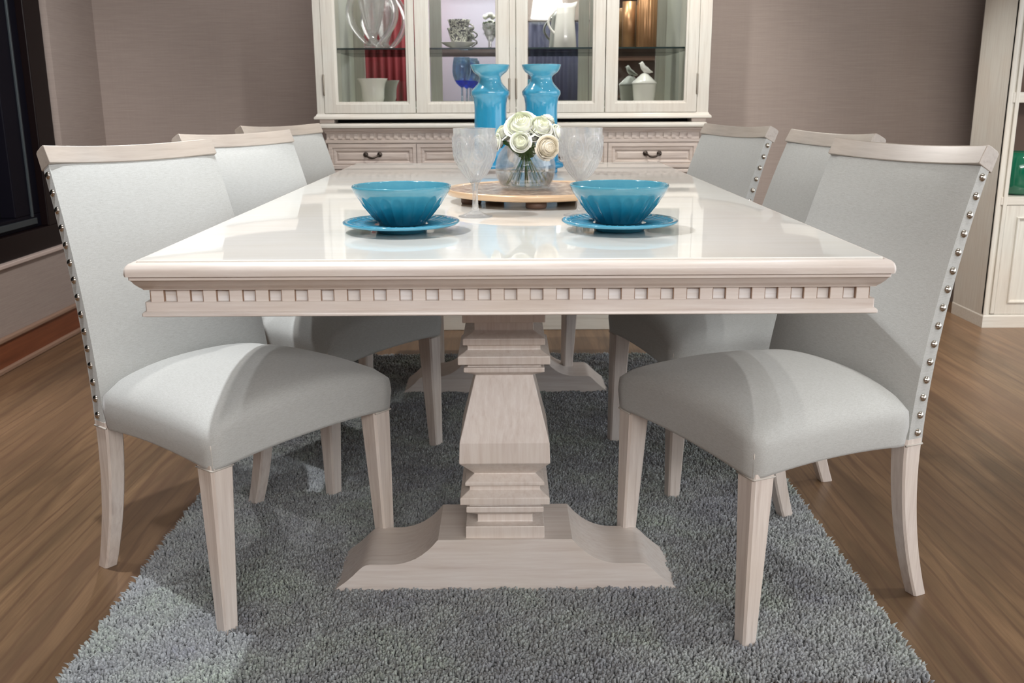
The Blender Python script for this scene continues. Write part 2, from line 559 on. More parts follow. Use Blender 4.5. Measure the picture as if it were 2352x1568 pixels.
# left wall with the window opening (Y from -3 to 2.816, z above .385)
wl = MB()
WY1, WZ0 = 2.812, 0.385
wl.box(XL - .22, XL, YF, YB, 0, WZ0)
wl.box(XL - .22, XL, WY1, YB, WZ0, CEIL)
wl.box(XL - .22, XL, YF, WY1, 2.4, CEIL)
wl.box(XL - .22, XL, YF, -3.0, WZ0, 2.4)
structure(wl.build('wall_left', M['wall']), 'taupe papered wall under and beside the dark window')
structure(MB().box(XL - .10, XL + .012, -3.0, WY1, WZ0 - .004, WZ0 + .012).build('trim_1', M['sill'], None, None, .003), 'narrow sill edge under the dark window, coloured as brightly lit')
# window: dark outer frame, inner frame, thin metal strip, dark glass
wr = structure(thing('window_1', 'tall dark framed window in the left wall', 'window'), None)
del wr['category']
f = MB()
xo = XL - .012
f.box(xo - .12, xo, -3.0, 2.778, WZ0 + .012, .490)
f.box(xo - .12, xo, 2.63, 2.778, .490, 2.4)
f.box(xo - .12, xo, -3.0, 2.63, 2.25, 2.4)
f.build('window_frame', M['darkframe'], wr, None, .004)
f = MB()
f.box(xo - .12, xo - .03, -3.0, 2.63, .490, .545)
f.box(xo - .12, xo - .03, 2.42, 2.63, .545, 2.25)
f.build('inner_frame', M['darkblue'], wr, None, .004)
f = MB()
f.box(xo - .045, xo - .022, 2.545, 2.556, .535, 2.25)
f.box(xo - .060, xo - .022, -3.0, 2.58, .505, .530)
f.build('metal_strip', M['steel'], wr, None, .002)
MB().box(xo - .10, xo - .09, -3.0, 2.42, .545, 2.25).build('window_pane', M['nightglass'], wr)
structure(MB().box(XL - .21, XL - .2, -3.0, 2.82, .38, 2.42).build('window_backing', M['black'], wr))
# skirting board
sk = structure(MB().box(XL, XL + .014, YF, YB, 0.012, .118).build('baseboard_left', M['skirting']), 'reddish brown wooden skirting board along the left wall')
e = MB()
e.box(XL, XL + .022, YF, YB, .113, .131)
e.box(XL, XL + .026, YF, YB, 0, .020)
structure(e.build('trim_2', M['skirt_edge'], None, None, .005), 'taupe beads above and below the skirting board')

# ---------------------------------------------------------------- rug
rug = None
def make_rug():
    x0, x1, y0, y1 = -0.80, 0.735, 0.035, 2.265
    root = thing('shag_rug', 'grey-green mottled shag rug lying under the dining table', 'rug')
    MB().box(x0 + .012, x1 - .012, y0 + .012, y1 - .012, 0.0005, .006).build('rug_backing', M['rug_back'], root)
    rng = np.random.default_rng(3)
    sp = 0.0052
    nx, ny = int((x1 - x0) / sp), int((y1 - y0) / sp)
    gx, gy = np.meshgrid(np.linspace(x0, x1, nx), np.linspace(y0, y1, ny))
    bx = gx.ravel() + rng.normal(0, sp * .35, gx.size)
    by = gy.ravel() + rng.normal(0, sp * .35, gx.size)
    n = bx.size
    # clumping lean from two smooth fields
    ph = np.sin(bx * 31 + 2.1 * np.sin(by * 17)) + np.sin(by * 27 + 1.7 * np.sin(bx * 23)) + rng.normal(0, .8, n)
    lean = 0.0030
    lx = lean * np.cos(ph * 1.7) + rng.normal(0, .0022, n)
    ly = lean * np.sin(ph * 1.7) + rng.normal(0, .0022, n)
    # outward lean at the borders
    ed = lambda a, c: np.clip(1 - np.abs(a - c) / .012, 0, 1)
    lx += .006 * (ed(bx, x1) - ed(bx, x0)); ly += .006 * (ed(by, y1) - ed(by, y0))
    h = 0.0150 + 0.0018 * np.sin(bx * 60 + 3 * np.sin(by * 41)) + rng.normal(0, .0016, n)
    wd = sp * (0.85 + .2 * rng.random(n))
    an = rng.random(n) * 2 * PI
    V = np.zeros((n, 7, 3), np.float32)
    for k in range(3):
        ca, sa = np.cos(an + k * 2.0944), np.sin(an + k * 2.0944)
        V[:, k, 0] = bx + wd * .6 * ca; V[:, k, 1] = by + wd * .6 * sa; V[:, k, 2] = .002
        V[:, 3 + k, 0] = bx + lx * .6 + wd * .66 * ca; V[:, 3 + k, 1] = by + ly * .6 + wd * .66 * sa; V[:, 3 + k, 2] = h * .84
    V[:, 6, 0] = bx + lx * 1.25; V[:, 6, 1] = by + ly * 1.25; V[:, 6, 2] = h
    F = []
    base = np.arange(n)[:, None] * 7
    tris = np.array([[3, 4, 6], [4, 5, 6], [5, 3, 6]])
    quads = np.array([[0, 1, 4, 3], [1, 2, 5, 4], [2, 0, 3, 5]])
    T = (base[:, :, None] + tris[None]).reshape(-1, 3)
    Q = (base[:, :, None] + quads[None]).reshape(-1, 4)
    me = bpy.data.meshes.new('rug_pile')
    me.vertices.add(n * 7)
    me.vertices.foreach_set('co', V.reshape(-1))
    loops = np.concatenate([T.ravel(), Q.ravel()]).astype(np.int32)
    me.loops.add(loops.size)
    me.loops.foreach_set('vertex_index', loops)
    me.polygons.add(len(T) + len(Q))
    starts = np.concatenate([np.arange(len(T)) * 3, len(T) * 3 + np.arange(len(Q)) * 4]).astype(np.int32)
    me.polygons.foreach_set('loop_start', starts)
    me.update(calc_edges=True)
    me.validate()
    o = link('rug_pile', me, M['rug'], root, True)
    o['kind'] = 'stuff'
make_rug()

# ---------------------------------------------------------------- dining table
TW, TL, TZ = 0.5954, 2.302, 0.765
def make_table():
    t = thing('dining_table', 'long whitewashed dining table with dentil edge and two pedestals', 'table')
    X, Y0, Y1 = TW, 0.0, TL
    def rect_ring(ins, z, r=0.004):
        x0, x1, y0, y1 = -X + ins, X - ins, Y0 + ins, Y1 - ins
        return [(x0 + r, y0, z), (x1 - r, y0, z), (x1, y0 + r, z), (x1, y1 - r, z), (x1 - r, y1, z), (x0 + r, y1, z), (x0, y1 - r, z), (x0, y0 + r, z)]
    # moulded table edge: rounded lip + groove
    lip = [(.030, .745), (.0, .7415), (-.0006, .746), (.0, .752), (.002, .757), (.0055, .7605), (.010, .7622), (.013, .7622), (.0145, .7608), (.016, .7608)]
    MB().rings([rect_ring(i, z) for i, z in lip], True, True).build('table_edge', M['wood_x'], t, 30)
    MB().box(-X + .0165, X - .0165, Y0 + .0165, Y1 - .0165, .755, .765).build('tabletop', M['top'], t, None, .0012)
    # stepped apron
    ap = [(.005, .7445), (.005, .7355), (.0065, .7345), (.008, .733), (.011, .728), (.016, .7225), (.020, .7190), (.0205, .7175), (.026, .7175)]
    MB().rings([rect_ring(i, z, .002) for i, z in ap], True, True).build('cove_moulding', M['wood_x'], t, 40)
    d = MB()
    d.rings([rect_ring(i, z, .002) for i, z in [(.033, .720), (.033, .696)]], True, True)
    d.build('dentil_band', M['dentil'], t)
    d = MB()
    pitch = 0.0413
    def dent(c0, c1, side):
        n = int(round((c1 - c0) / pitch))
        p = (c1 - c0) / n
        for i in range(n):
            a = c0 + p * i; b = a + p * .5
            if side == 'f': d.box(a, b, Y0 + .0255, Y0 + .036, .6965, .7176)
            if side == 'b': d.box(a, b, Y1 - .036, Y1 - .0255, .6965, .7176)
            if side == 'l': d.box(-X + .0255, -X + .036, a, b, .6965, .7176)
            if side == 'r': d.box(X - .036, X - .0255, a, b, .6965, .7176)
    dent(-X + .03, X - .03 + .0206, 'f'); dent(-X + .03, X - .03 + .0206, 'b')
    dent(Y0 + .035, Y1 - .035, 'l'); dent(Y0 + .035, Y1 - .035, 'r')
    d.build('dentil_blocks', M['wood_x'], t, None, .0008, 1)
    lo = [(.045, .698), (.0215, .698), (.0215, .6835), (.0185, .6825), (.0165, .680), (.0165, .676), (.020, .6745), (.045, .6745)]
    MB().rings([rect_ring(i, z, .002) for i, z in lo], True, True).build('apron', M['wood_x'], t, 40)
    # brown antiquing glaze left in the crevices
    g = MB()
    for i_, za, zb in ((.0047, .7400, .7412), (.0252, .7169, .7179), (.0252, .6958, .6968), (.0152, .7607, .7612)):
        if za > .75:
            g.rings([rect_ring(.0142, zb), rect_ring(.0168, zb)], False, False)
        else:
            g.rings([rect_ring(i_, za, .002), rect_ring(i_, zb, .002)], False, False)
    def edges(c0, c1, side):
        n = int(round((c1 - c0) / pitch)); p = (c1 - c0) / n
        for i in range(n):
            for q in (c0 + p * i - .0006, c0 + p * i + p * .5 - .0001):
                if q + .0007 > c1: continue
                if side == 'f': g.box(q, q + .0007, Y0 + .0258, Y0 + .0331, .697, .7175)
                if side == 'l': g.box(-X + .0258, -X + .0331, q, q + .0007, .697, .7175)
                if side == 'r': g.box(X - .0331, X - .0258, q, q + .0007, .697, .7175)
    edges(-X + .03, X - .03 + .0206, 'f'); edges(Y0 + .035, Y1 - .035, 'l'); edges(Y0 + .035, Y1 - .035, 'r')
    g.build('glaze_lines', M['glaze'], t, fix=False)
    # pedestals
    col = [(0.0812, 0.676), (0.0813, 0.5803), (0.0586, 0.578), (0.0587, 0.5604), (0.0812, 0.5478), (0.0813, 0.5351), (0.0723, 0.5327), (0.0724, 0.5239), (0.091, 0.5142), (0.0912, 0.4978), (0.0726, 0.4947), (0.0727, 0.489), (0.0802, 0.4885), (0.0803, 0.4791), (0.0577, 0.4681), (0.0906, 0.3339), (0.0922, 0.2911), (0.0631, 0.2593), (0.0813, 0.2457), (0.0813, 0.2391), (0.0724, 0.2353), (0.0724, 0.2272), (0.0914, 0.2157), (0.0915, 0.2014), (0.0727, 0.1952), (0.0728, 0.192), (0.0796, 0.1915), (0.0798, 0.1794), (0.0572, 0.1658), (0.0573, 0.1495), (0.0813, 0.149), (0.0815, 0.120)]
    foot = [(-0.3656, 0.001), (-0.3640, 0.006), (-0.350, 0.017), (-0.3316, 0.031), (-0.318, 0.043), (-0.3062, 0.0551), (-0.2962, 0.064), (-0.289, .0675), (-0.2811, 0.0690), (-0.26, .0686), (-0.2368, 0.0686), (-0.2235, .0695), (-0.2115, 0.0720), (-0.1985, .076), (-0.1859, 0.0815), (-0.173, .0895), (-0.1602, 0.1), (-0.1500, .110), (-0.1426, 0.1191), (-0.1384, 0.1235)]
    cx = -0.0122
    for yc in (0.455, 1.847):
        c = MB()
        rr = []
        for h, z in col:
            rr.append([(cx - h, yc - h, z), (cx + h, yc - h, z), (cx + h, yc + h, z), (cx - h, yc + h, z)])
        c.rings(rr)
        c.build('pedestal_column', M['wood_z'], t, None, .0015, 2)
        MB().box(cx - .30, cx + .30, yc - .06, yc + .06, .655, .675).build('cross_bearer', M['wood_x'], t, None, .002)
        pr = [(cx + x, z) for x, z in foot] + [(cx - x, z) for x, z in reversed(foot)]
        n = len(pr)
        vs = [(x, yc - .09, z) for x, z in pr] + [(x, yc + .09, z) for x, z in pr]
        fs = [tuple(range(n))[::-1], tuple(range(n, 2 * n))] + [(i, (i + 1) % n, n + (i + 1) % n, n + i) for i in range(n)]
        raw('pedestal_foot', vs, fs, M['wood_x'], t, 25)
    return t
make_table()

# ---------------------------------------------------------------- chairs
WF, WRs, WRf, DS, DF, ZS, WT = .2325, .2197, .2171, .3783, .4507, .3432, .2008
XBF, ZBF, XTF, ZTF = -.5168, .880, -.5363, .9166
TH0, TH1 = .046, .034
def back_x(h):      # front face of the back, h 0..1 from seat bottom to rail
    return -DS + (XBF + DS) * (0.22 * h + 0.78 * h ** 1.75)
def back_z(h):
    return ZS + (ZBF - ZS) * h
def back_w(h):
    return WRs + (WT - WRs) * h
def make_chair():
    root = thing('dining_chair', '-', 'chair')
    # seat cushion
    N = 14
    per = []
    for k in range(4):
        for i in range(N):
            t = -1 + 2 * i / N
            a, b = [(t, 1), (1, -t), (-t, -1), (-1, t)][k]
            per.append((a, b))
    def plan(a, b, s, grow=0.0):
        # soften the corners of the outline
        q = (abs(a) ** 26 + abs(b) ** 26) ** (1 / 26)
        a, b = a / q * 1.0, b / q * 1.0
        a *= s; b *= s
        x = -DS * .5 + b * (DS * .5 + .004 + grow)
        wv = WF + (WRs - WF) * (0.5 - b * .5) + .003 + grow
        return x, a * wv
    def zt(a, b):
        a = max(-1, min(1, a)); b = max(-1, min(1, b))
        fr = 1 - .42 * max(0, b) ** 2.2 - .18 * max(0, -b) ** 2
        return .424 + .052 * (1 - abs(a) ** 2.3) ** .8 * fr + .006 * (1 - b * b)
    rings = []
    for (s, tz, g) in ((.93, 0, 0), (1, 0, 0), (1, .08, .001), (1, .25, .002), (1, .5, .004), (1, .72, .003), (.988, .86, .004), (.965, .945, 0), (.93, .985, 0)):
        ring = []
        for a, b in per:
            x, y = plan(a, b, s, g)
            arch = .012 * (1 - (a if abs(b) > .99 else b) ** 2) if tz < .3 else 0
            z = ZS + arch * (1 - tz / .3 if tz < .3 else 0) + (zt(a * s, b * s) - ZS) * tz
            ring.append((x, y, z))
        rings.append(ring)
    for s in (.86, .76, .64, .5, .36, .22, .1):
        rings.append([(*plan(a, b, s), zt(a * s, b * s)) for a, b in per])
    MB().rings(rings).build('seat', M['fabric'], root, True)
    # seam cords at the two front corners
    prof_t = [(0, 0), (.08, .001), (.25, .002), (.5, .004), (.62, .0035)]
    for sg in (1, -1):
        p = []
        for tz, g in prof_t:
            x, y = plan(sg * 1.0, 1.0, 1, g)
            p.append((x - .0010, y - sg * .0010, ZS + .001 + (zt(sg, 1) - ZS) * tz))
        MB().tube(p, .0014, 6).build('corner_seam', M['piping'], root, True)
    # backrest
    NH, NW = 26, 14
    rings = []
    for j in range(NH + 1):
        h = j / NH
        z = back_z(h); xf = back_x(h); wv = back_w(h)
        th = TH0 + (TH1 - TH0) * h
        dx = (back_x(min(1, h + .01)) - back_x(max(0, h - .01))) / (back_z(min(1, h + .01)) - back_z(max(0, h - .01)))
        nrm = Vector((1, 0, -dx)).normalized()
        puff = .013 * math.sin(PI * min(1, max(0, h * 1.0))) ** .5 if 0 < h < 1 else 0
        ring = []
        for i in range(NW + 1):
            u = -1 + 2 * i / NW
            bow = .016 * (1 - u * u) * (h ** 1.2)
            rn = .006 * (abs(u) ** 10)
            d = puff * (1 - abs(u) ** 3.0) - bow - rn
            ring.append((xf + nrm.x * d, u * wv, z + nrm.z * d))
        for i in range(NW + 1):
            u = 1 - 2 * i / NW
            bow = .016 * (1 - u * u) * (h ** 1.2)
            ring.append((xf - nrm.x * (th + bow - .003 * abs(u) ** 10), u * wv, z - nrm.z * (th + bow)))
        rings.append(ring)
    MB().rings(rings).build('backrest', M['fabric'], root, 60)
    # top rail
    ring0 = []
    rings = []
    NR = 18
    lean = Vector((XTF - XBF, 0, ZTF - ZBF)).normalized()
    nrm = Vector((lean.z, 0, -lean.x))
    for i in range(NR + 1):
        u = -1 + 2 * i / NR
        bow = .016 * (1 - u * u)
        o = Vector((XBF, u * (WT + .001), ZBF + .0015)) - nrm * bow
        L = (Vector((XTF, 0, ZTF)) - Vector((XBF, 0, ZBF))).length
        c = [o + nrm * .003, o + nrm * .003 + lean * (L * .92), o + lean * L * .98 - nrm * .002, o + lean * L - nrm * .010, o + lean * (L * .99) - nrm * .030, o + lean * (L * .92) - nrm * .036, o - nrm * .040]
        rings.append(c)
    MB().rings(rings).build('top_rail', M['rail'], root, 35, .0015, 2)
    # front legs: outer faces straight, inner faces taper
    for sg in (1, -1):
        t0, t1 = .050, .031
        m_ = MB()
        y0 = sg * WF
        def rr(z, t, ch=.005):
            xs = [(0 - ch, y0), (0, y0 - sg * ch), (0, y0 - sg * (t - ch)), (-ch, y0 - sg * t), (-(t - ch), y0 - sg * t), (-t, y0 - sg * (t - ch)), (-t, y0 - sg * ch), (-(t - ch), y0)]
            return [(x, y, z) for x, y in xs]
        m_.rings([rr(.004, t1, .004), rr(ZS + .01, t0)])
        m_.build('leg', M['leg'], root)
        p = [(-t0 + .002, y0 + sg * .0002, ZS), (-.001, y0 + sg * .0002, ZS), (.0002, y0 - sg * .001, ZS), (.0002, y0 - sg * (t0 - .002), ZS)]
        MB().tube(p, .0019, 6).build('leg_piping', M['piping'], root, True)
    # rear sabre legs
    for sg in (1, -1):
        m_ = MB(); rs = []
        for j in range(13):
            t = j / 12
            z = ZS + .012 - (ZS + .012 - .0005) * t
            xf = -DS - .001 - (DF - DS) * (t ** 2.0)
            th = .044 - .012 * t
            wv = WRs + (WRf - WRs) * t
            wi = .040 - .010 * t
            ch = .004
            ya, yb = sg * wv, sg * (wv - wi)
            rs.append([(xf, ya - sg * ch, z), (xf, yb + sg * ch, z), (xf - ch, yb, z), (xf - th + ch, yb, z), (xf - th, yb + sg * ch, z), (xf - th, ya - sg * ch, z), (xf - th + ch, ya, z), (xf - ch, ya, z)])
        m_.rings(rs).build('leg', M['leg'], root, 40)
        p = [(-DS - .001, sg * (WRs + .0003), ZS), (-DS - TH0 + .002, sg * (WRs + .0003), ZS)]
        MB().tube(p, .0021, 6).build('leg_piping', M['piping'], root, True)
    # nail heads
    nm = MB().lathe([(.0082, 0), (.0082, .0008), (.0070, .0030), (.0046, .0050), (.0020, .0060)], 14)
    nail0 = nm.build('nail_head', M['chrome'], root, True)
    first = True
    for sg in (1, -1):
        for k in range(15):
            h = .045 + k * (.955 - .045) / 14
            th = TH0 + (TH1 - TH0) * h
            x = back_x(h) - th * .60; z = back_z(h); y = sg * (back_w(h) - .0005)
            o = nail0 if first else nail0.copy()
            if not first: COL.objects.link(o)
            first = False
            o.location = (x, y, z)
            o.rotation_euler = (-sg * PI / 2, 0, 0)
    return root
chairs = [
    ('L1', -.406, .380, -37.9, 'upholstered dining chair at the left near corner of the table, seat half in bright light'),
    ('R1', .336, .351, -155.5, 'upholstered dining chair at the right near corner of the table, its back in shade'),
    ('L2', -.326, 1.051, -33.7, 'middle of the three pale chairs on the left side of the table'),
    ('R2', .349, 1.057, -166, 'middle of the three pale chairs on the right, mostly behind the near one'),
    ('L3', -.358, 1.853, -30.5, 'farthest left pale chair, standing nearest the sideboard drawers'),
    ('R3', .262, 1.683, -161, 'farthest right pale chair, whole nailhead-trimmed back showing beside the sideboard'),
]
proto = make_chair()
index_children()
for i, (k, x, y, a, lab) in enumerate(chairs):
    c = proto if i == 0 else copy_tree(proto)
    c.location = (x, y, 0); c.rotation_euler = (0, 0, R(a))
    c['label'] = lab; c['group'] = 'linen dining chairs around the table'

# ---------------------------------------------------------------- sideboard and hutch
def drawer_front(parent, name, x0, x1, z0, z1, y, mat, handle=True):
    m_ = MB()
    def rg(i, yy): return [(x0 + i, yy, z0 + i), (x1 - i, yy, z0 + i), (x1 - i, yy, z1 - i), (x0 + i, yy, z1 - i)]
    m_.rings([rg(.0015, y + .015), rg(.0015, y), (rg(.016, y)), rg(.019, y + .005), rg(.024, y + .003), rg(.031, y + .0045), rg(.035, y + .010), rg(.044, y + .006)])
    d = m_.build(name, mat, parent)
    if handle:
        cx, cz = (x0 + x1) / 2, (z0 + z1) / 2 + .004
        h = MB()
        pts = [(cx - .030, y - .004, cz + .004), (cx - .024, y - .016, cz), (cx - .012, y - .020, cz - .007), (cx, y - .021, cz - .009), (cx + .012, y - .020, cz - .007), (cx + .024, y - .016, cz), (cx + .030, y - .004, cz + .004)]
        h.tube(pts, lambda t: .0032 + .002 * math.sin(t * PI), 8)
        for sx in (-1, 1):
            h.lathe([(.011, -.004), (.011, 0), (.008, .003), (.003, .005)], 12, (cx + sx * .030, 0, 0))
        # turn rosettes to face forward
        k = 7 * 8
        vs = h.v[k:]
        h.v[k:] = [(x_, y + .0035 - z_, cz + .004 + y_) for (x_, y_, z_) in vs]
        h.build('handle', M['pewter'], d, True)
    return d

def make_sideboard():
    YS = 2.73
    x0, x1 = -.803, .850
    t = thing('sideboard', 'pale whitewashed sideboard with dentil frieze behind the table end', 'sideboard')
    MB().box(x0 + .03, x1 - .03, YS + .035, 3.17, .06, .822).build('carcass', M['side_x'], t, None, .002)
    MB().rings([[(x0 + i, YS + i, z), (x1 - i, YS + i, z), (x1 - i, 3.19, z), (x0 + i, 3.19, z)] for i, z in ((.012, .880), (.002, .884), (0, .890), (.001, .897), (.006, .9025), (.012, .904))]).build('top_slab', M['cab_x'], t, 40)
    m_ = MB()
    m_.rings([[(x0 + i, YS + i, z), (x1 - i, YS + i, z), (x1 - i, 3.18, z), (x0 + i, 3.18, z)] for i, z in ((.016, .882), (.017, .875), (.022, .868), (.024, .862), (.029, .861), (.029, .835), (.024, .834), (.024, .821))])
    n = 46
    for i in range(n):
        a = x0 + .045 + (x1 - x0 - .09) * i / n
        m_.box(a, a + (x1 - x0 - .09) / n * .5, YS + .0245, YS + .032, .838, .861)
    m_.build('dentil_frieze', M['side_x'], t)
    xs = [x0 + .035, -.390, .0215, .430, x1 - .035]
    for i in range(4):
        drawer_front(t, 'drawer', xs[i], xs[i + 1], .710, .818, YS + .02, M['side_x'])
    MB().box(x0 + .025, x1 - .025, YS + .018, YS + .05, .690, .706).build('waist_moulding', M['side_x'], t, None, .004)
    for i in range(4):
        d = drawer_front(t, 'door', xs[i], xs[i + 1], .125, .685, YS + .022, M['side_x'], False)
        kx = xs[i + 1] - .03 if i % 2 == 0 else xs[i] + .03
        kn = MB().lathe([(.009, 0), (.005, .006), (.011, .016), (.010, .022), (.004, .025)], 12)
        kn.v = [(kx + a, YS + .022 - c, .45 + b) for a, b, c in kn.v]
        kn.build('knob', M['pewter'], d, True)
    MB().box(x0 + .010, x1 - .010, YS, 3.17, 0, .115).build('plinth', M['cab_x'], t, None, .003)
    return t
make_sideboard()

def make_hutch():
    Y0, Y1 = 2.745, 3.19
    x0, x1 = -.806, .853
    z0, z1 = .9045, 2.15
    t = thing('display_hutch', 'white glass-door display hutch standing on the sideboard', 'cabinet')
    # little blocks that carry it: a dark slot stays between hutch and sideboard
    for a, b in ((x0 + .008, x0 + .070), (x1 - .070, x1 - .008)):
        MB().box(a, b, Y0, Y1 - .02, z0, .920).build('foot_block', M['side_x'], t, None, .002)
    MB().box(x0 + .07, x1 - .07, Y0 + .10, Y0 + .12, z0, .920).build('slot_shade_board', M['black'], t)  # black board put into the open slot as its shade
    MB().rings([[(x0 - i, Y0 - i, z), (x1 + i, Y0 - i, z), (x1 + i, Y1, z), (x0 - i, Y1, z)] for i, z in ((.006, .919), (.0125, .921), (.013, .927), (.010, .932), (.005, .9355), (.002, .942), (0, .944))]).build('base_moulding', M['cab_x'], t, 40)
    for a, b in ((x0, x0 + .033), (x1 - .050, x1)):
        MB().box(a, b, Y0, Y1, .943, z1).build('side_stile', M['cab_z'], t, None, .002)
    MB().box(.0105, .036, Y0, Y0 + .03, .943, z1).build('centre_stile', M['cab_z'], t, None, .002)
    MB().box(x0 + .03, x1 - .03, Y0 + .02, Y1, .943, .962).build('bottom_board', M['cab_in'], t)
    MB().box(x0, x1, Y0, Y1, z1 - .12, z1).build('top_board', M['cab_x'], t, None, .002)
    MB().rings([[(x0 - i, Y0 - i, z), (x1 + i, Y0 - i, z), (x1 + i, Y1, z), (x0 - i, Y1, z)] for i, z in ((.0, z1 - .02), (.02, z1), (.05, z1 + .04), (.055, z1 + .06))]).build('cornice', M['cab_x'], t, 40)
    inn = MB()
    inn.box(x0 + .033, x0 + .040, Y0 + .02, Y1, .962, z1 - .12)
    inn.box(x1 - .057, x1 - .050, Y0 + .02, Y1, .962, z1 - .12)
    inn.build('inner_side', M['cab_in'], t)
    MB().box(x0 + .033, x1 - .05, Y1 - .016, Y1, .943, z1 - .1).build('back_board', M['cab_in'], t)
    mi = MB().box(x0 + .040, x1 - .057, Y1 - .020, Y1 - .0165, .962, z1 - .12).build('mirror_back', M['mirror'], t)
    # glass shelves
    for z in (1.205, 1.60):
        s_ = MB().box(x0 + .042, x1 - .059, Y0 + .045, Y1 - .03, z, z + .007).build('glass_shelf', M['shelf_glass'], t)
        MB().box(x0 + .042, x1 - .059, Y0 + .0435, Y0 + .0455, z, z + .007).build('shelf_edge', M['shelf_edge'], s_)
    # four doors
    doors = [(-.772, -.388, -.713, -.424), (-.384, .009, -.325, -.048), (.038, .410, .086, .358), (.414, .801, .466, .747)]
    for i, (a, b, ga, gb) in enumerate(doors):
        zb, zt_, gz0, gz1 = .945, z1 - .13, .992, z1 - .19
        m_ = MB()
        def rg(q, yy):
            la, lb, lz0, lz1 = [(a, b, zb, zt_), (ga - .010, gb + .010, gz0 - .010, gz1 + .010), (ga, gb, gz0, gz1)][0 if q == 0 else 1 if q == 1 else 2]
            return [(la, yy, lz0), (lb, yy, lz0), (lb, yy, lz1), (la, yy, lz1)]
        m_.rings([rg(2, Y0 + .014), rg(0, Y0 + .014), rg(0, Y0 - .004), rg(1, Y0 - .004), rg(1, Y0 - .0005), rg(2, Y0 + .001), rg(2, Y0 + .014)], False, False)
        d = m_.build('door', M['cab_z'], t, None, .0012, 2)
        MB().box(ga - .002, gb + .002, Y0 + .006, Y0 + .008, gz0 - .002, gz1 + .002).build('door_pane', M['pane'], d)
        if i in (0, 3):
            hx = a if i == 0 else b
            MB().lathe([(.003, 0), (.0042, .004), (.0042, .082), (.003, .086)], 8, (hx, Y0 - .005, 1.018)).build('hinge', M['hinge'], d, True)
        else:
            hx = b if i == 1 else a
            MB().lathe([(.003, 0), (.0042, .004), (.0042, .082), (.003, .086)], 8, (hx, Y0 - .005, 1.0)).build('hinge', M['hinge'], d, True)
    return t
make_hutch()

# ---------------------------------------------------------------- things in the hutch
SH1, SH0 = 1.2122, .9622
def on_shelf(px, Y, z):
    p = atY(px, 120, Y)
    return (p.x, Y, z)
# white fluted urn
def make_urn():
    p = on_shelf(853, 2.93, SH0)
    t = thing('fluted_urn', 'white fluted china urn on the hutch floor behind the leftmost door', 'vase', p)
    prof = [(.030, 0), (.036, .004), (.036, .012), (.040, .022), (.044, .034), (.048, .046), (.049, .060), (.051, .085), (.056, .108), (.064, .124), (.066, .128), (.062, .128), (.052, .106), (.044, .06), (.036, .03), (.0, .03)]
    MB().lathe(prof, 64, rf=lambda r, z, a: r * (1 + .035 * abs(math.sin(a * 12)) * (1 if z < .05 else .35))).build('urn_body', M['china'], t, True)
make_urn()
def make_crystal():
    p = on_shelf(858, 2.95, SH1)
    t = thing('crystal_vase', 'clear crystal heart-shaped vase on the glass shelf behind the leftmost door', 'vase', p)
    # two curling lobes and a heavy foot
    MB().lathe([(.042, 0), (.046, .006), (.040, .016), (.024, .03), (.018, .045)], 32).build('crystal_foot', M['crystal'], t, True)
    pr = [(.014, .040), (.026, .075), (.044, .13), (.056, .19), (.058, .24), (.05, .29), (.047, .288), (.054, .24), (.052, .19), (.040, .13), (.022, .08), (.002, .055)]
    MB().lathe(pr, 36).build('crystal_body', M['crystal'], t, True)
    for sg in (-1, 1):
        pts = [(sg * (.014 + .085 * math.sin(u * PI * .95) ** .8), 0, .02 + .26 * u) for u in [i / 16 for i in range(17)]]
        MB().tube(pts, lambda q: .010 + .006 * math.sin(q * PI), 12).build('crystal_scroll', M['crystal'], t, True)
make_crystal()
def make_cups():
    p = on_shelf(1054, 2.93, SH1)
    s_ = thing('footed_saucer', 'pale saucer under the printed cups on the glass shelf', 'saucer', p)
    MB().lathe([(.026, 0), (.028, .004), (.05, .010), (.076, .026), (.078, .028), (.074, .028), (.048, .014), (0, .012)], 48).build('saucer_dish', M['china'], s_, True)
    for i, z in enumerate((.0132, .048)):
        c = thing('teacup', ['blue printed cup resting on the pale saucer, lower of the stack', 'blue printed cup stacked on top of the other cup'][i], 'cup', (p[0] + .003 * i, p[1], p[2] + z), R(-14 * i), 'stacked printed cups on the glass shelf')
        MB().lathe([(.024, 0), (.028, .004), (.034, .022), (.045, .062), (.050, .074), (.048, .074), (.042, .060), (.031, .022), (.0, .006)], 40).build('cup_bowl', M['printed'], c, True)
        pts = [(.040 + .026 * math.sin(u * PI), 0, .020 + .04 * u) for u in [k / 10 for k in range(11)]]
        MB().tube(pts, .0035, 8).build('cup_handle', M['printed'], c, True)
make_cups()
def make_wineglass(px, Y, label):
    p = on_shelf(px, Y, SH0)
    t = thing('blue_wine_glass', label, 'glass', p, 0, 'blue wine glasses in the hutch')
    MB().lathe([(.034, 0), (.034, .002), (.012, .006), (.0045, .016), (.0042, .085), (.006, .092)], 28).build('stem', M['blue_glass'], t, True)
    MB().lathe([(.004, .088), (.012, .094), (.024, .106), (.031, .118), (.028, .118), (.012, .103), (.0, .100)], 36).build('cobalt_base', M['blue_stem'], t, True)
    MB().lathe([(.031, .118), (.038, .135), (.041, .155), (.040, .18), (.034, .215), (.0325, .215), (.0385, .18), (.0395, .155), (.0365, .136), (.0285, .119)], 40, cap0=False, cap1=False).build('glass_bowl', M['blue_glass'], t, True)
make_wineglass(1060, 2.90, 'pale blue wine glass with cobalt base, left one behind the second hutch door')
make_wineglass(1079, 3.03, 'pale blue wine glass farther back behind the second hutch door')
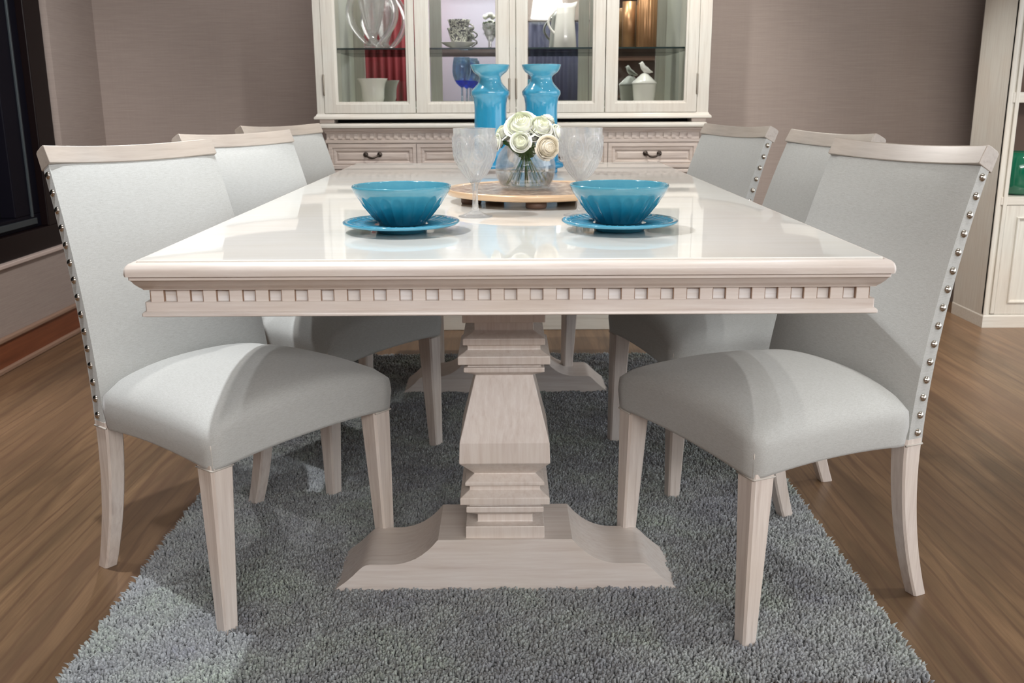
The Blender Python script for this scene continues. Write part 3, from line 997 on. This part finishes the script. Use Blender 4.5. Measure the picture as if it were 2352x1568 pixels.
def make_goblet_green():
    p = on_shelf(1124, 2.97, SH1)
    t = thing('posy_glass', 'clear footed glass with a small green posy on the glass shelf', 'vase', p)
    MB().lathe([(.026, 0), (.026, .002), (.008, .006), (.005, .012), (.005, .05), (.014, .06), (.028, .085), (.031, .11), (.029, .11), (.026, .086), (.012, .064), (0, .058)], 28).build('glass_body', M['crystal'], t, True)
    g = MB()
    rnd = random.Random(4)
    for k in range(60):
        a, b = rnd.random() * 2 * PI, rnd.random() * .9
        r = .030 * (rnd.random() ** .5)
        c = Vector((r * math.cos(a), r * math.sin(a), .080 + .035 * b))
        d = Vector((math.cos(a), math.sin(a), .8)).normalized() * .012
        s2 = d.cross(Vector((0, 0, 1))).normalized() * .006
        g.add([c, c + d * .5 + s2, c + d, c + d * .5 - s2], [(0, 1, 2, 3)])
    g.build('foliage', M['green'], t, None, fix=False)
    for k in range(4):
        a = k * 1.7
        MB().lathe([(.002, -.010), (.010, -.006), (.013, .002), (.009, .010), (.003, .012)], 14, (.016 * math.cos(a), .014 * math.sin(a), .135 + .008 * (k % 2))).build('bloom', M['petal'], t, True)
make_goblet_green()
def make_pitcher():
    p = on_shelf(1297, 2.93, SH1)
    t = thing('pitcher', 'tall white tapering pitcher on the glass shelf behind the third door', 'jug', p)
    n = 40
    prof = [(.050, 0), (.051, .004), (.047, .06), (.041, .12), (.036, .165), (.036, .185)]
    rings = []
    for r, z in prof + [(.033, .185), (.033, .165), (.038, .12), (.044, .06), (.045, .006)]:
        ring = []
        for i in range(n):
            a = 2 * PI * i / n
            sp = max(0, math.cos(a)) ** 6 * max(0, (z - .14) / .045) if z > .14 else 0
            ring.append(((r + .018 * sp) * math.cos(a), (r) * math.sin(a), z + .010 * sp))
        rings.append(ring)
    MB().rings(rings).build('pitcher_body', M['china'], t, True)
    pts = [(-.036 - .036 * math.sin(u * PI) , 0, .165 - .11 * u) for u in [k / 12 for k in range(13)]]
    MB().tube(pts, .0055, 10).build('pitcher_handle', M['china'], t, True)
make_pitcher()
def make_copper():
    p = on_shelf(1484, 2.97, SH1)
    t = thing('copper_vase', 'tall ribbed copper coloured cylinder vase on the glass shelf, rightmost door', 'vase', p)
    MB().lathe([(.040, 0), (.043, .004), (.043, .21), (.041, .212), (.040, .21), (.040, .01), (0, .01)], 96, rf=lambda r, z, a: r * (1 + .03 * math.sin(a * 18))).build('vase_body', M['copper'], t, True)
    MB().lathe([(.030, .01), (.030, .2), (.028, .2)], 20, (-.075, .03, 0)).build('side_tube', M['copper'], t, True)
make_copper()
def make_birdjar():
    p = on_shelf(1482, 2.92, SH0)
    t = thing('lidded_jar', 'white lidded jar with a bird finial behind the rightmost door', 'jar', p)
    MB().lathe([(.040, 0), (.042, .004), (.048, .05), (.052, .098), (.054, .1), (.050, .1), (.0, .1)], 48, rf=lambda r, z, a: r * (1 + .006 * math.sin(a * 24))).build('jar_body', M['china'], t, True)
    l = MB().lathe([(.055, .101), (.055, .105), (.042, .117), (.026, .132), (.016, .142), (.008, .146), (.003, .147)], 40).build('lid', M['china'], t, True)
    b = MB()
    # little bird: body, head, tail, beak
    pts = [(.036, 0, .150), (.022, 0, .152), (.006, 0, .158), (-.008, 0, .172), (-.013, 0, .186), (-.012, 0, .195)]
    rad = [.002, .008, .015, .012, .010, .003]
    b.tube(pts, lambda q: rad[min(5, int(round(q * 5)))], 12)
    b.tube([(-.018, 0, .188), (-.028, 0, .186)], lambda q: .003 * (1 - q) + .0005, 6)
    b.build('bird_finial', M['china'], l, True)
make_birdjar()

# ---------------------------------------------------------------- bookcase on the right
def make_bookcase():
    Y0, Y1, X0, X1 = 2.73, 3.035, 2.12, 3.35
    t = thing('bookcase', 'pale painted bookcase with panelled doors at the right edge', 'cabinet')
    MB().box(X0, X0 + .02, Y0 + .004, Y1, 0, 2.2).build('side_panel', M['cab_z'], t, None, .002)
    MB().box(X1 - .02, X1, Y0 + .004, Y1, 0, 2.2).build('side_panel', M['cab_z'], t, None, .002)
    MB().rings([[(X0 - i, Y0 - i, z), (X1 + i, Y0 - i, z), (X1 + i, Y1, z), (X0 - i, Y1, z)] for i, z in ((.002, 0), (.002, .050), (0, .056), (-.002, .058))]).build('plinth', M['cab_x'], t)
    m_ = MB()
    m_.box(X0, X0 + .014, Y0, Y0 + .02, .058, 2.2)
    m_.box(X0 + .014, X0 + .030, Y0 + .009, Y0 + .02, .058, 2.2)
    m_.box(X0 + .030, X0 + .048, Y0 + .002, Y0 + .02, .062, 2.2)
    m_.build('front_stile', M['cab_z'], t, None, .0025)
    MB().box(X1 - .048, X1, Y0, Y0 + .02, .058, 2.2).build('front_stile', M['cab_z'], t, None, .0025)
    MB().box(X0 + .02, X1 - .02, Y1 - .012, Y1, .05, 2.2).build('back_board', M['brown'], t)
    MB().box(X0, X1, Y0, Y1, 2.18, 2.25).build('top_board', M['cab_x'], t, None, .003)
    for z0, z1 in ((.545, .580), (.977, 1.020), (1.45, 1.48)):
        MB().box(X0 + .02, X1 - .02, Y0 + .004, Y1 - .012, z0, z1).build('shelf', M['cab_x'], t, None, .002)
    for a, b in ((X0 + .05, X0 + .60), (X0 + .604, X1 - .05)):
        m_ = MB()
        z0, z1, y = .060, .543, Y0 + .006
        def rg(i, yy): return [(a + i, yy, z0 + i), (b - i, yy, z0 + i), (b - i, yy, z1 - i), (a + i, yy, z1 - i)]
        m_.rings([rg(0, y + .015), rg(0, y), rg(.050, y), rg(.050, y - .004), rg(.054, y - .007), rg(.060, y - .004), rg(.064, y + .002)])
        d = m_.build('door', M['cab_z'], t)
    g = thing('green_pot', 'dark green glazed pot on the open shelf of the right bookcase', 'pot', (2.27, 2.86, .5802))
    MB().lathe([(.055, 0), (.080, .01), (.092, .05), (.095, .11), (.088, .16), (.07, .185), (.06, .187), (.06, .18), (0, .17)], 40).build('pot_body', M['green_glass'], g, True)
make_bookcase()

# ---------------------------------------------------------------- table ware
def make_plate(c, lab):
    t = thing('dinner_plate', lab, 'plate', (c[0], c[1], TZ + .0002), 0, 'teal plates under the bowls')
    prof = [(.044, 0), (.047, .0005), (.049, .009), (.070, .0115), (.1045, .0145), (.1085, .0175), (.1085, .0195), (.106, .0210), (.090, .0180), (.066, .0150), (.052, .0145), (.0, .0145)]
    return_ = MB().lathe(prof, 96, rf=lambda r, z, a: r, ).build('plate_dish', M['plate'], t, True)
    # radial ribs pressed in the plate's upper side
    rb = MB()
    for k in range(40):
        a = 2 * PI * k / 40
        p0 = Vector((.050 * math.cos(a), .050 * math.sin(a), .0146)); p1 = Vector((.100 * math.cos(a), .100 * math.sin(a), .0199))
        rb.tube([p0, p1], .0008, 5)
    rb.build('pressed_ribs', M['plate'], t, True)
    return t
def make_bowl(c, lab, rz=0):
    t = thing('fluted_bowl', lab, 'bowl', (c[0], c[1], TZ + .0150), rz, 'teal bowls on the plates')
    pr = [(.0, .0), (.043, .0), (.0455, .003), (.050, .008), (.0600, .020), (.0725, .036), (.0820, .050), (.0885, .060), (.0912, .0655), (.0918, .069), (.0905, .0715), (.0885, .0712), (.086, .066), (.079, .052), (.068, .036), (.054, .020), (.040, .0085), (.0, .007)]
    inner_ = [0]
    def rf(r, z, a):
        fl = abs(math.sin(a * 11))
        w_ = max(0, min(1, (z - .002) / .010)) * max(0, min(1, (.042 + .012 * fl - z) / .006))
        return r * (1 + w_ * (.012 - .050 * fl ** .55)) if inner_[0] == 0 and r > .03 else r
    dense = []
    for (r0, z0_), (r1, z1_) in zip(pr[1:12], pr[2:13]):
        for q_ in range(3):
            dense.append((r0 + (r1 - r0) * q_ / 3, z0_ + (z1_ - z0_) * q_ / 3))
    k_in = len(dense)
    prof_ = dense + pr[12:]
    N_ = 264
    rr_ = []
    for j_, (r, z) in enumerate(prof_):
        inner_[0] = 0 if j_ < k_in else 1
        rr_.append([(rf(r, z, 2 * PI * i / N_) * math.cos(2 * PI * i / N_), rf(r, z, 2 * PI * i / N_) * math.sin(2 * PI * i / N_), z) for i in range(N_)])
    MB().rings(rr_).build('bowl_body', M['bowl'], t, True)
make_plate((-.202, .337), 'teal plate under the left bowl')
make_plate((.206, .343), 'teal plate under the right bowl')
make_bowl((-.200, .337), 'teal fluted ceramic bowl on the left plate at the near table end')
make_bowl((.204, .343), 'teal fluted ceramic bowl on the right plate, in front of a goblet', .1)

def make_goblet(c, lab, rz=0):
    t = thing('crystal_goblet', lab, 'glass', (c[0], c[1], TZ + .0003), rz, 'pressed crystal goblets on the table')
    MB().lathe([(.0355, 0), (.0358, .0012), (.030, .0028), (.018, .0068), (.0085, .0125), (.0066, .020), (.0058, .035), (.0056, .052), (.0064, .062), (.0085, .068), (.0110, .0712)], 40).build('goblet_stem', M['crystal'], t, True)
    out = [(.009, .0705), (.016, .078), (.0240, .088), (.0310, .098), (.0365, .108), (.0402, .116), (.0425, .126), (.0438, .136), (.0444, .146), (.0446, .156), (.0440, .163), (.0436, .170), (.0440, .1795), (.0440, .1808)]
    # resample finely
    def samp(P, n):
        res = []
        for i in range(n):
            u = i / (n - 1) * (len(P) - 1); k = min(int(u), len(P) - 2); f_ = u - k
            res.append((P[k][0] * (1 - f_) + P[k + 1][0] * f_, P[k][1] * (1 - f_) + P[k + 1][1] * f_))
        return res
    O = samp(out, 64)
    NM = 7
    def relief(a, z):
        # oval scroll medallions between z .110 and .166, flutes below
        d = 0
        if .106 < z < .170:
            u = ((a / (2 * PI) * NM) % 1) - .5
            v = (z - .138) / .028
            rr = math.sqrt((u / .46) ** 2 + v * v)
            d += .0026 * math.exp(-((rr - .88) / .10) ** 2)
            d += .0020 * math.exp(-((rr - .58) / .09) ** 2)
            th = math.atan2(v, u / .46)
            if rr < .5:
                d += .0018 * (0.5 + .5 * math.sin(th * 7 + rr * 9))
            d += .0014 * math.exp(-((abs(u) - .5) / .06) ** 2)
            d *= max(0, min(1, (z - .106) / .006)) * max(0, min(1, (.170 - z) / .006))
        if z < .108:
            d += .0016 * abs(math.sin(a * 16)) * max(0, min(1, (z - .074) / .01))
        return d
    N = 224
    rings = []
    for r, z in O:
        rings.append([((r + relief(2 * PI * i / N, z)) * math.cos(2 * PI * i / N), (r + relief(2 * PI * i / N, z)) * math.sin(2 * PI * i / N), z) for i in range(N)])
    inner = [(r - .0024 if r > .012 else max(.001, r - .006), z + (.0015 if z < .175 else 0)) for r, z in O][::-1]
    for r, z in inner[::3] + [(.001, .079)]:
        rings.append([(r * math.cos(2 * PI * i / N), r * math.sin(2 * PI * i / N), z) for i in range(N)])
    MB().rings(rings).build('goblet_bowl', M['crystal'], t, True, fix=False)
make_goblet((-.071, .567), 'pressed crystal goblet standing clear on the table behind the left bowl')
make_goblet((.150, .575), 'pressed crystal goblet partly hidden by the right bowl', .3)

# tray
trc = atZ(1224, 429, TZ + .034)
TRX, TRY, TRR = trc.x, trc.y, .208
TRS = .030
def make_tray():
    t = thing('round_tray', 'round footed tray with hammered silver surface and pale wood rim', 'tray', (TRX, TRY, TZ))
    MB().lathe([(0.001, .016), (TRR - .02, .016), (TRR - .004, .019), (TRR, .0245), (TRR + .0005, .030), (TRR - .003, .0335), (TRR - .008, .0325), (TRR - .012, .0295)], 128, cap1=False).build('wooden_rim', M['tray_rim'], t, True)
    MB().lathe([(TRR - .0115, .0265), (TRR - .0115, .0305), (TRR - .03, TRS - .001), (.001, TRS - .001)], 96).build('tray_surface', M['tray_in'], t, 40)
    for k in range(5):
        a = -PI / 2 + .02 + k * 2 * PI / 5
        f_ = MB().lathe([(.022, .0002), (.024, .004), (.024, .0165)], 20, (.155 * math.cos(a), .155 * math.sin(a), 0))
        f_.build('tray_foot', M['tray_foot'], t, True)
make_tray()

# round vase, water and roses
vc = atY(1207, 386, TRY + .01)
VX, VY, VZ0 = vc.x, TRY + .01, TZ + TRS
VR = .0725
VH = vc.z - VZ0          # centre height above the tray
def make_vase():
    t = thing('fishbowl_vase', 'clear round glass vase holding the white roses on the tray', 'vase', (VX, VY, VZ0))
    prof = []
    cz = VH
    b0 = math.asin(max(-1, min(1, -(cz - .001) / VR))) if cz < VR else -PI / 2 + .45
    b0 = max(b0, -PI / 2 + .50)
    sc_ = (cz - .0005) / (-VR * math.sin(b0)) if b0 < 0 else 1
    def pt(b, r): return (r * math.cos(b), cz + r * math.sin(b) * (sc_ if b < 0 else 1))
    b1 = R(50)
    nb = 26
    prof.append((.001, .0003))
    for i in range(nb + 1):
        b = b0 + (b1 - b0) * i / nb
        prof.append(pt(b, VR))
    zt_ = prof[-1][1]; rt = prof[-1][0]
    prof += [(rt + .0005, zt_ + .004), (rt + .002, zt_ + .007), (rt, zt_ + .0075), (rt - .002, zt_ + .004)]
    for i in range(nb + 1):
        b = b1 + (b0 - b1) * i / nb
        p = pt(b, VR - .0022)
        prof.append((p[0], max(.007, p[1] + (.003 if b < -.6 else 0))))
    prof.append((.001, .0065))
    MB().lathe(prof, 72).build('vase_body', M['vase'], t, True)
    # water
    wp = [(.001, .0068)]
    wl = .045
    for i in range(nb + 1):
        b = b0 + (b1 - b0) * i / nb
        p = pt(b, VR - .0027)
        z = max(.0072, p[1] + (.003 if b < -.6 else 0))
        if z > wl: break
        wp.append((p[0], z))
    wp.append((wp[-1][0] + .0004, wl)); wp.append((.001, wl))
    tag(MB().lathe(wp, 64).build('vase_water', M['water'], None, True), 'shallow clear water at the bottom of the round vase', 'water').location = (VX, VY, VZ0)
make_vase()

def petal_mesh(mb, c, ax, side, r, h, ang, width, curl, open_):
    """one cupped petal: grows from c along ax, wrapped round at angle ang"""
    ax = ax.normalized(); s1 = side.normalized(); s2 = ax.cross(s1)
    NU, NV = 6, 6
    rows = []
    for j in range(NV + 1):
        v = j / NV
        row = []
        for i in range(NU + 1):
            u = -1 + 2 * i / NU
            a = ang + u * width * (0.55 + .45 * math.sin(min(1, v * 1.15) * PI * .55))
            rad = r * (0.18 + .82 * math.sin(min(1, v * 1.05) * PI / 2) ** .8) * (1 + open_ * v * v)
            hh = h * v * (1 - .16 * u * u * v) - curl * h * max(0, v - .78) * 3.0 * (.6 + .4 * (1 - u * u))
            rad += curl * r * max(0, v - .78) * 1.3
            row.append(c + ax * hh + (s1 * math.cos(a) + s2 * math.sin(a)) * rad)
        rows.append(row)
    vs = [p for row in rows for p in row]
    fs = [(j * (NU + 1) + i, j * (NU + 1) + i + 1, (j + 1) * (NU + 1) + i + 1, (j + 1) * (NU + 1) + i) for j in range(NV) for i in range(NU)]
    mb.add(vs, fs)

def make_rose(px, py, rpx, dY, face, lab, mat, stem_to, seed):
    rnd = random.Random(seed)
    Y = VY + dY
    c = atY(px, py, Y)
    r = rpx / FPX * ((c - CAM_O).dot(CAM_F))
    ax = Vector(face).normalized()
    side = ax.cross(Vector((0.2, 0.3, 1))).normalized()
    base = c - ax * r * .75
    t = thing('rose', lab, 'flower', tuple(base), 0, 'white roses in the round vase')
    O = Vector((0, 0, 0))
    m_ = MB()
    for ring, (n, rr, hh, wd, cu, op) in enumerate(((5, 1.0, 1.20, .90, .45, .05), (5, .94, 1.34, .85, .30, -.03), (6, .84, 1.45, .80, .16, -.10), (6, .74, 1.52, .80, .06, -.20), (5, .60, 1.55, .95, 0, -.28))):
        for k in range(n):
            petal_mesh(m_, O, ax, side, r * rr * rnd.uniform(.94, 1.06), r * hh * rnd.uniform(.95, 1.05), 2 * PI * k / n + ring * .7 + rnd.uniform(-.15, .15), wd, cu, op)
    m_.build('bloom', mat, t, True, fix=False)
    h_ = MB()
    s2_ = ax.cross(side)
    rg_ = []
    for q_ in range(9):
        a_ = q_ / 8 * PI / 2
        rg_.append([O + ax * (r * (.62 + .84 * math.sin(a_))) + (side * math.cos(k_ * PI / 8) + s2_ * math.sin(k_ * PI / 8)) * (r * .80 * max(.02, math.cos(a_) ** .8)) for k_ in range(16)])
    h_.rings(rg_)
    for ring, (n, rr, hh, wd, cu, op) in enumerate(((4, .46, 1.58, 1.1, 0, -.35), (4, .31, 1.57, 1.2, 0, -.45), (3, .17, 1.53, 1.3, 0, -.4), (3, .08, 1.50, 1.4, 0, -.4))):
        for k in range(n):
            petal_mesh(h_, O, ax, side, r * rr, r * hh, 2 * PI * k / n + ring * .9, wd, cu, op)
    h_.build('rose_heart', M['petal_inner'] if mat is M['petal'] else mat, t, True, fix=False)
    cal = MB()
    for k in range(5):
        petal_mesh(cal, O - ax * .003, ax, side, r * .42, r * .35, 2 * PI * k / 5, .4, .3, .3)
    cal.build('calyx', M['green'], t, True, fix=False)
    # stem through the vase neck to its foot
    end = Vector((VX + stem_to[0], VY + stem_to[1], VZ0 + stem_to[2])) - base
    neck = Vector((VX + stem_to[0] * -.10, VY + .002 * rnd.uniform(-1, 1), VZ0 + VH + VR * .62)) - base
    P = [O - ax * .002, O * .6 + neck * .4 - ax * .006 - Vector((0, 0, .004)), neck, neck * .5 + end * .5, end]
    MB().tube(P, .0017, 7).build('stem', M['stem'], t, True)
    return t
roses = [
    (1199, 292, 36, -.020, (-.15, -.75, .75), 'largest white rose at the top left of the bouquet', 'petal', (-.038, -.010, .016)),
    (1196, 326, 22, -.052, (-.02, -1, .25), 'small white rose at the front centre of the bouquet', 'petal', (.004, -.02, .020)),
    (1241, 293, 27, -.025, (.35, -.8, .7), 'white rose right of the largest one, opening upward', 'petal', (.022, -.02, .020)),
    (1257, 338, 26, -.045, (.35, -1, .0), 'cream rose leaning over the right rim of the vase', 'petal_cream', (-.018, .00, .018)),
    (1159, 306, 21, .000, (-.6, -.4, .6), 'white rose at the left behind the largest one', 'petal', (.030, .0, .022)),
    (1142, 328, 18, -.010, (-.9, -.4, .1), 'white rose low on the left beside the goblet', 'petal', (.036, .01, .026)),
    (1256, 277, 17, .020, (.4, .2, .9), 'pale green-white rosebud at the top right', 'petal', (-.012, .01, .02)),
    (1281, 308, 21, -.005, (.85, -.4, .4), 'white rose at the far right of the bouquet', 'petal', (-.030, .01, .020)),
    (1218, 282, 22, .025, (.05, .3, 1), 'white rose at the back between the top ones', 'petal', (.012, .02, .02)),
    (1222, 310, 20, -.015, (.1, -.5, .5), 'white rose tucked in the middle of the bouquet', 'petal', (.000, .0, .02)),
]
for i, (px, py, rp, dY, fc, lab, mt, st) in enumerate(roses):
    make_rose(px, py, rp, dY, fc, lab, M[mt], st, i + 10)
# leaves around the neck
def make_leaf(px, py, dY, tipx, tipy, wd, lab):
    a = atY(1212, 362, VY - .01); b = atY(tipx, tipy, VY + dY)
    t = Vector((0, 0, 0)); d = b - a
    s_ = d.cross(Vector((0, -1, 0))).normalized() * wd
    vs, fs = [], []
    n = 8
    for i in range(n + 1):
        u = i / n
        wv = math.sin(PI * u ** .8) ** .8
        mid = d * u + Vector((0, -.006 * math.sin(PI * u), .004 * math.sin(PI * u)))
        ser = 1 + .08 * (i % 2)
        vs += [mid - s_ * wv * ser + Vector((0, .003, 0)), mid, mid + s_ * wv * ser + Vector((0, .003, 0))]
    for i in range(n):
        for k in range(2):
            q = i * 3 + k
            fs.append((q, q + 1, q + 4, q + 3))
    o = raw('rose_leaf', vs, fs, M['green'], None, True, False)
    o.location = a
    tag(o, lab, 'leaf', 'rose leaves at the vase neck')
make_leaf(0, 0, -.03, 1170, 338, .011, 'green rose leaf pointing left under the front rose')
make_leaf(0, 0, -.035, 1186, 350, .010, 'short green rose leaf hanging over the vase rim at the left')
make_leaf(0, 0, -.03, 1226, 322, .010, 'green rose leaf between the front and cream roses')
make_leaf(0, 0, -.02, 1232, 346, .009, 'green rose leaf right of centre, close to the cream rose')
make_leaf(0, 0, -.03, 1205, 338, .010, 'green rose leaf in the centre below the front rose')
make_leaf(0, 0, .0, 1150, 322, .007, 'narrow green leaf at the left edge of the bouquet')

# turquoise candle holders
def make_holder(px, Y, lab):
    p = atY(px, 300, Y)
    t = thing('candle_holder', lab, 'candle holder', (p.x, Y, TZ), 0, 'turquoise candle holders on the table')
    k = .00147
    prof = [(.070, .016), (.0765, .018), (.0775, .024), (.075, .032), (.064, .036), (.059, .044), (.056, .060), (.0545, .10), (.0535, .16), (.0528, .200), (.0535, .222), (.0565, .240), (.0605, .248), (.0628, .251), (.0630, .2605), (.0615, .2635), (.052, .274), (.0425, .284), (.0375, .292), (.0350, .300), (.0350, .306), (.0365, .308), (.0370, .310), (.0440, .3155), (.0530, .322), (.0595, .331), (.0630, .341), (.0638, .3455), (.0618, .346), (.0575, .337), (.050, .328), (.036, .320), (.001, .318)]
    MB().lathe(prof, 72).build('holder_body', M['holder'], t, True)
    for i in range(4):
        a = PI / 4 + i * PI / 2
        MB().lathe([(.011, .0003), (.013, .004), (.013, .017)], 16, (.056 * math.cos(a), .056 * math.sin(a), 0)).build('holder_foot', M['holder'], t, True)
make_holder(1127, 1.80, 'turquoise ceramic candle holder, left of the pair on the table')
make_holder(1243, 1.80, 'turquoise ceramic candle holder, right of the pair behind the roses')

# ---------------------------------------------------------------- spot lamps on the ceiling (real fittings)
lamps = [o for o in bpy.data.objects if o.type == 'LIGHT' and o.data.type == 'SPOT']
for i, l in enumerate(lamps):
    x, y, z = l.location
    if 'kind' in l: del l['kind']
# ---------------------------------------------------------------- showroom behind the camera (seen in the hutch mirror)
def back_things():
    c = MB()
    n = 40
    for i in range(n):
        pass
    vs, fs = [], []
    for i in range(n + 1):
        x = -1.75 + .75 * i / n
        y = -4.6 + .03 * math.sin(i * 1.3)
        vs += [(x, y, .02), (x, y, 2.5), (x, y - .006, .02), (x, y - .006, 2.5)]
    for i in range(n):
        a = i * 4
        fs += [(a, a + 4, a + 5, a + 1), (a + 2, a + 3, a + 7, a + 6), (a + 1, a + 5, a + 7, a + 3), (a, a + 2, a + 6, a + 4)]
    t = thing('red_drape', 'red hanging drape reflected in the leftmost hutch mirror', 'curtain')
    raw('drape_cloth', vs, fs, M['red'], t, True)
    MB().tube([(-1.8, -4.6, 2.52), (-.95, -4.6, 2.52)], .015, 10).build('drape_rod', M['pewter'], t, True)
    MB().tube([(-1.78, -4.6, 2.52), (-1.78, -5.2, 2.52)], .01, 8).build('rod_bracket', M['pewter'], t, True)
    p = thing('framed_print', 'black framed pale print reflected in the second hutch door', 'picture', (-.50, -5.195, 1.6))
    f_ = MB(); f_.box(-.62, .62, 0, .04, -.7, -.64); f_.box(-.62, .62, 0, .04, .64, .7); f_.box(-.62, -.56, 0, .04, -.64, .64); f_.box(.56, .62, 0, .04, -.64, .64)
    f_.build('picture_frame', M['black'], p, None, .004)
    MB().box(-.56, .56, .005, .02, -.64, .64).build('print_sheet', M['canvas'], p)
    for (xa, xb, zt_, mt, nm, lab) in ((.28, 1.02, 1.92, 'navy', 'navy_drape', 'navy cloth hanging below the lit pendant, reflected in the third hutch door'),
                                  (1.09, 1.24, 2.2, 'lime', 'lime_drape', 'narrow lime green cloth strip reflected beside the pitcher')):
        vs, fs = [], []
        for i in range(n + 1):
            x = xa + (xb - xa) * i / n
            y = -4.9 + .02 * math.sin(i * 1.1)
            vs += [(x, y, .02), (x, y, zt_), (x, y - .006, .02), (x, y - .006, zt_)]
        for i in range(n):
            a = i * 4
            fs += [(a, a + 4, a + 5, a + 1), (a + 2, a + 3, a + 7, a + 6), (a + 1, a + 5, a + 7, a + 3), (a, a + 2, a + 6, a + 4)]
        t = thing(nm, lab, 'curtain')
        raw('drape_cloth', vs, fs, M[mt], t, True)
        MB().tube([(xa - .03, -4.9, zt_ + .015), (xb + .03, -4.9, zt_ + .015)], .014, 10).build('drape_rod', M['pewter'], t, True)
        MB().tube([(xa - .02, -4.9, zt_ + .015), (xa - .02, -5.2, zt_ + .015)], .01, 8).build('rod_bracket', M['pewter'], t, True)
    l = thing('pendant_lamp', 'lit white pendant lamp reflected at the top of the third hutch door', 'lamp', (.50, -4.4, 0))
    MB().lathe([(.20, 1.93), (.16, 2.2)], 32, cap0=False, cap1=False).build('lamp_shade', M['lamp_on'], l, True)
    MB().tube([(0, 0, 2.16), (0, 0, 2.75)], .006, 8).build('lamp_cord', M['pewter'], l, True)
    MB().tube([(-.165, 0, 2.18), (.165, 0, 2.18)], .005, 8).build('shade_ring', M['pewter'], l, True)
    b = thing('oak_bookshelf', 'brown oak bookshelf reflected in the rightmost hutch door', 'bookcase', (1.95, -4.95, 0))
    MB().box(-.6, -.57, -.2, .2, 0, 2.3).build('side_panel', M['brown'], b)
    MB().box(.57, .6, -.2, .2, 0, 2.3).build('side_panel', M['brown'], b)
    MB().box(-.6, .6, -.2, -.18, 0, 2.3).build('back_board', M['brown'], b)
    for z in (.1, .55, 1.0, 1.45, 1.9, 2.28):
        MB().box(-.57, .57, -.18, .2, z, z + .03).build('shelf', M['brown'], b)
back_things()
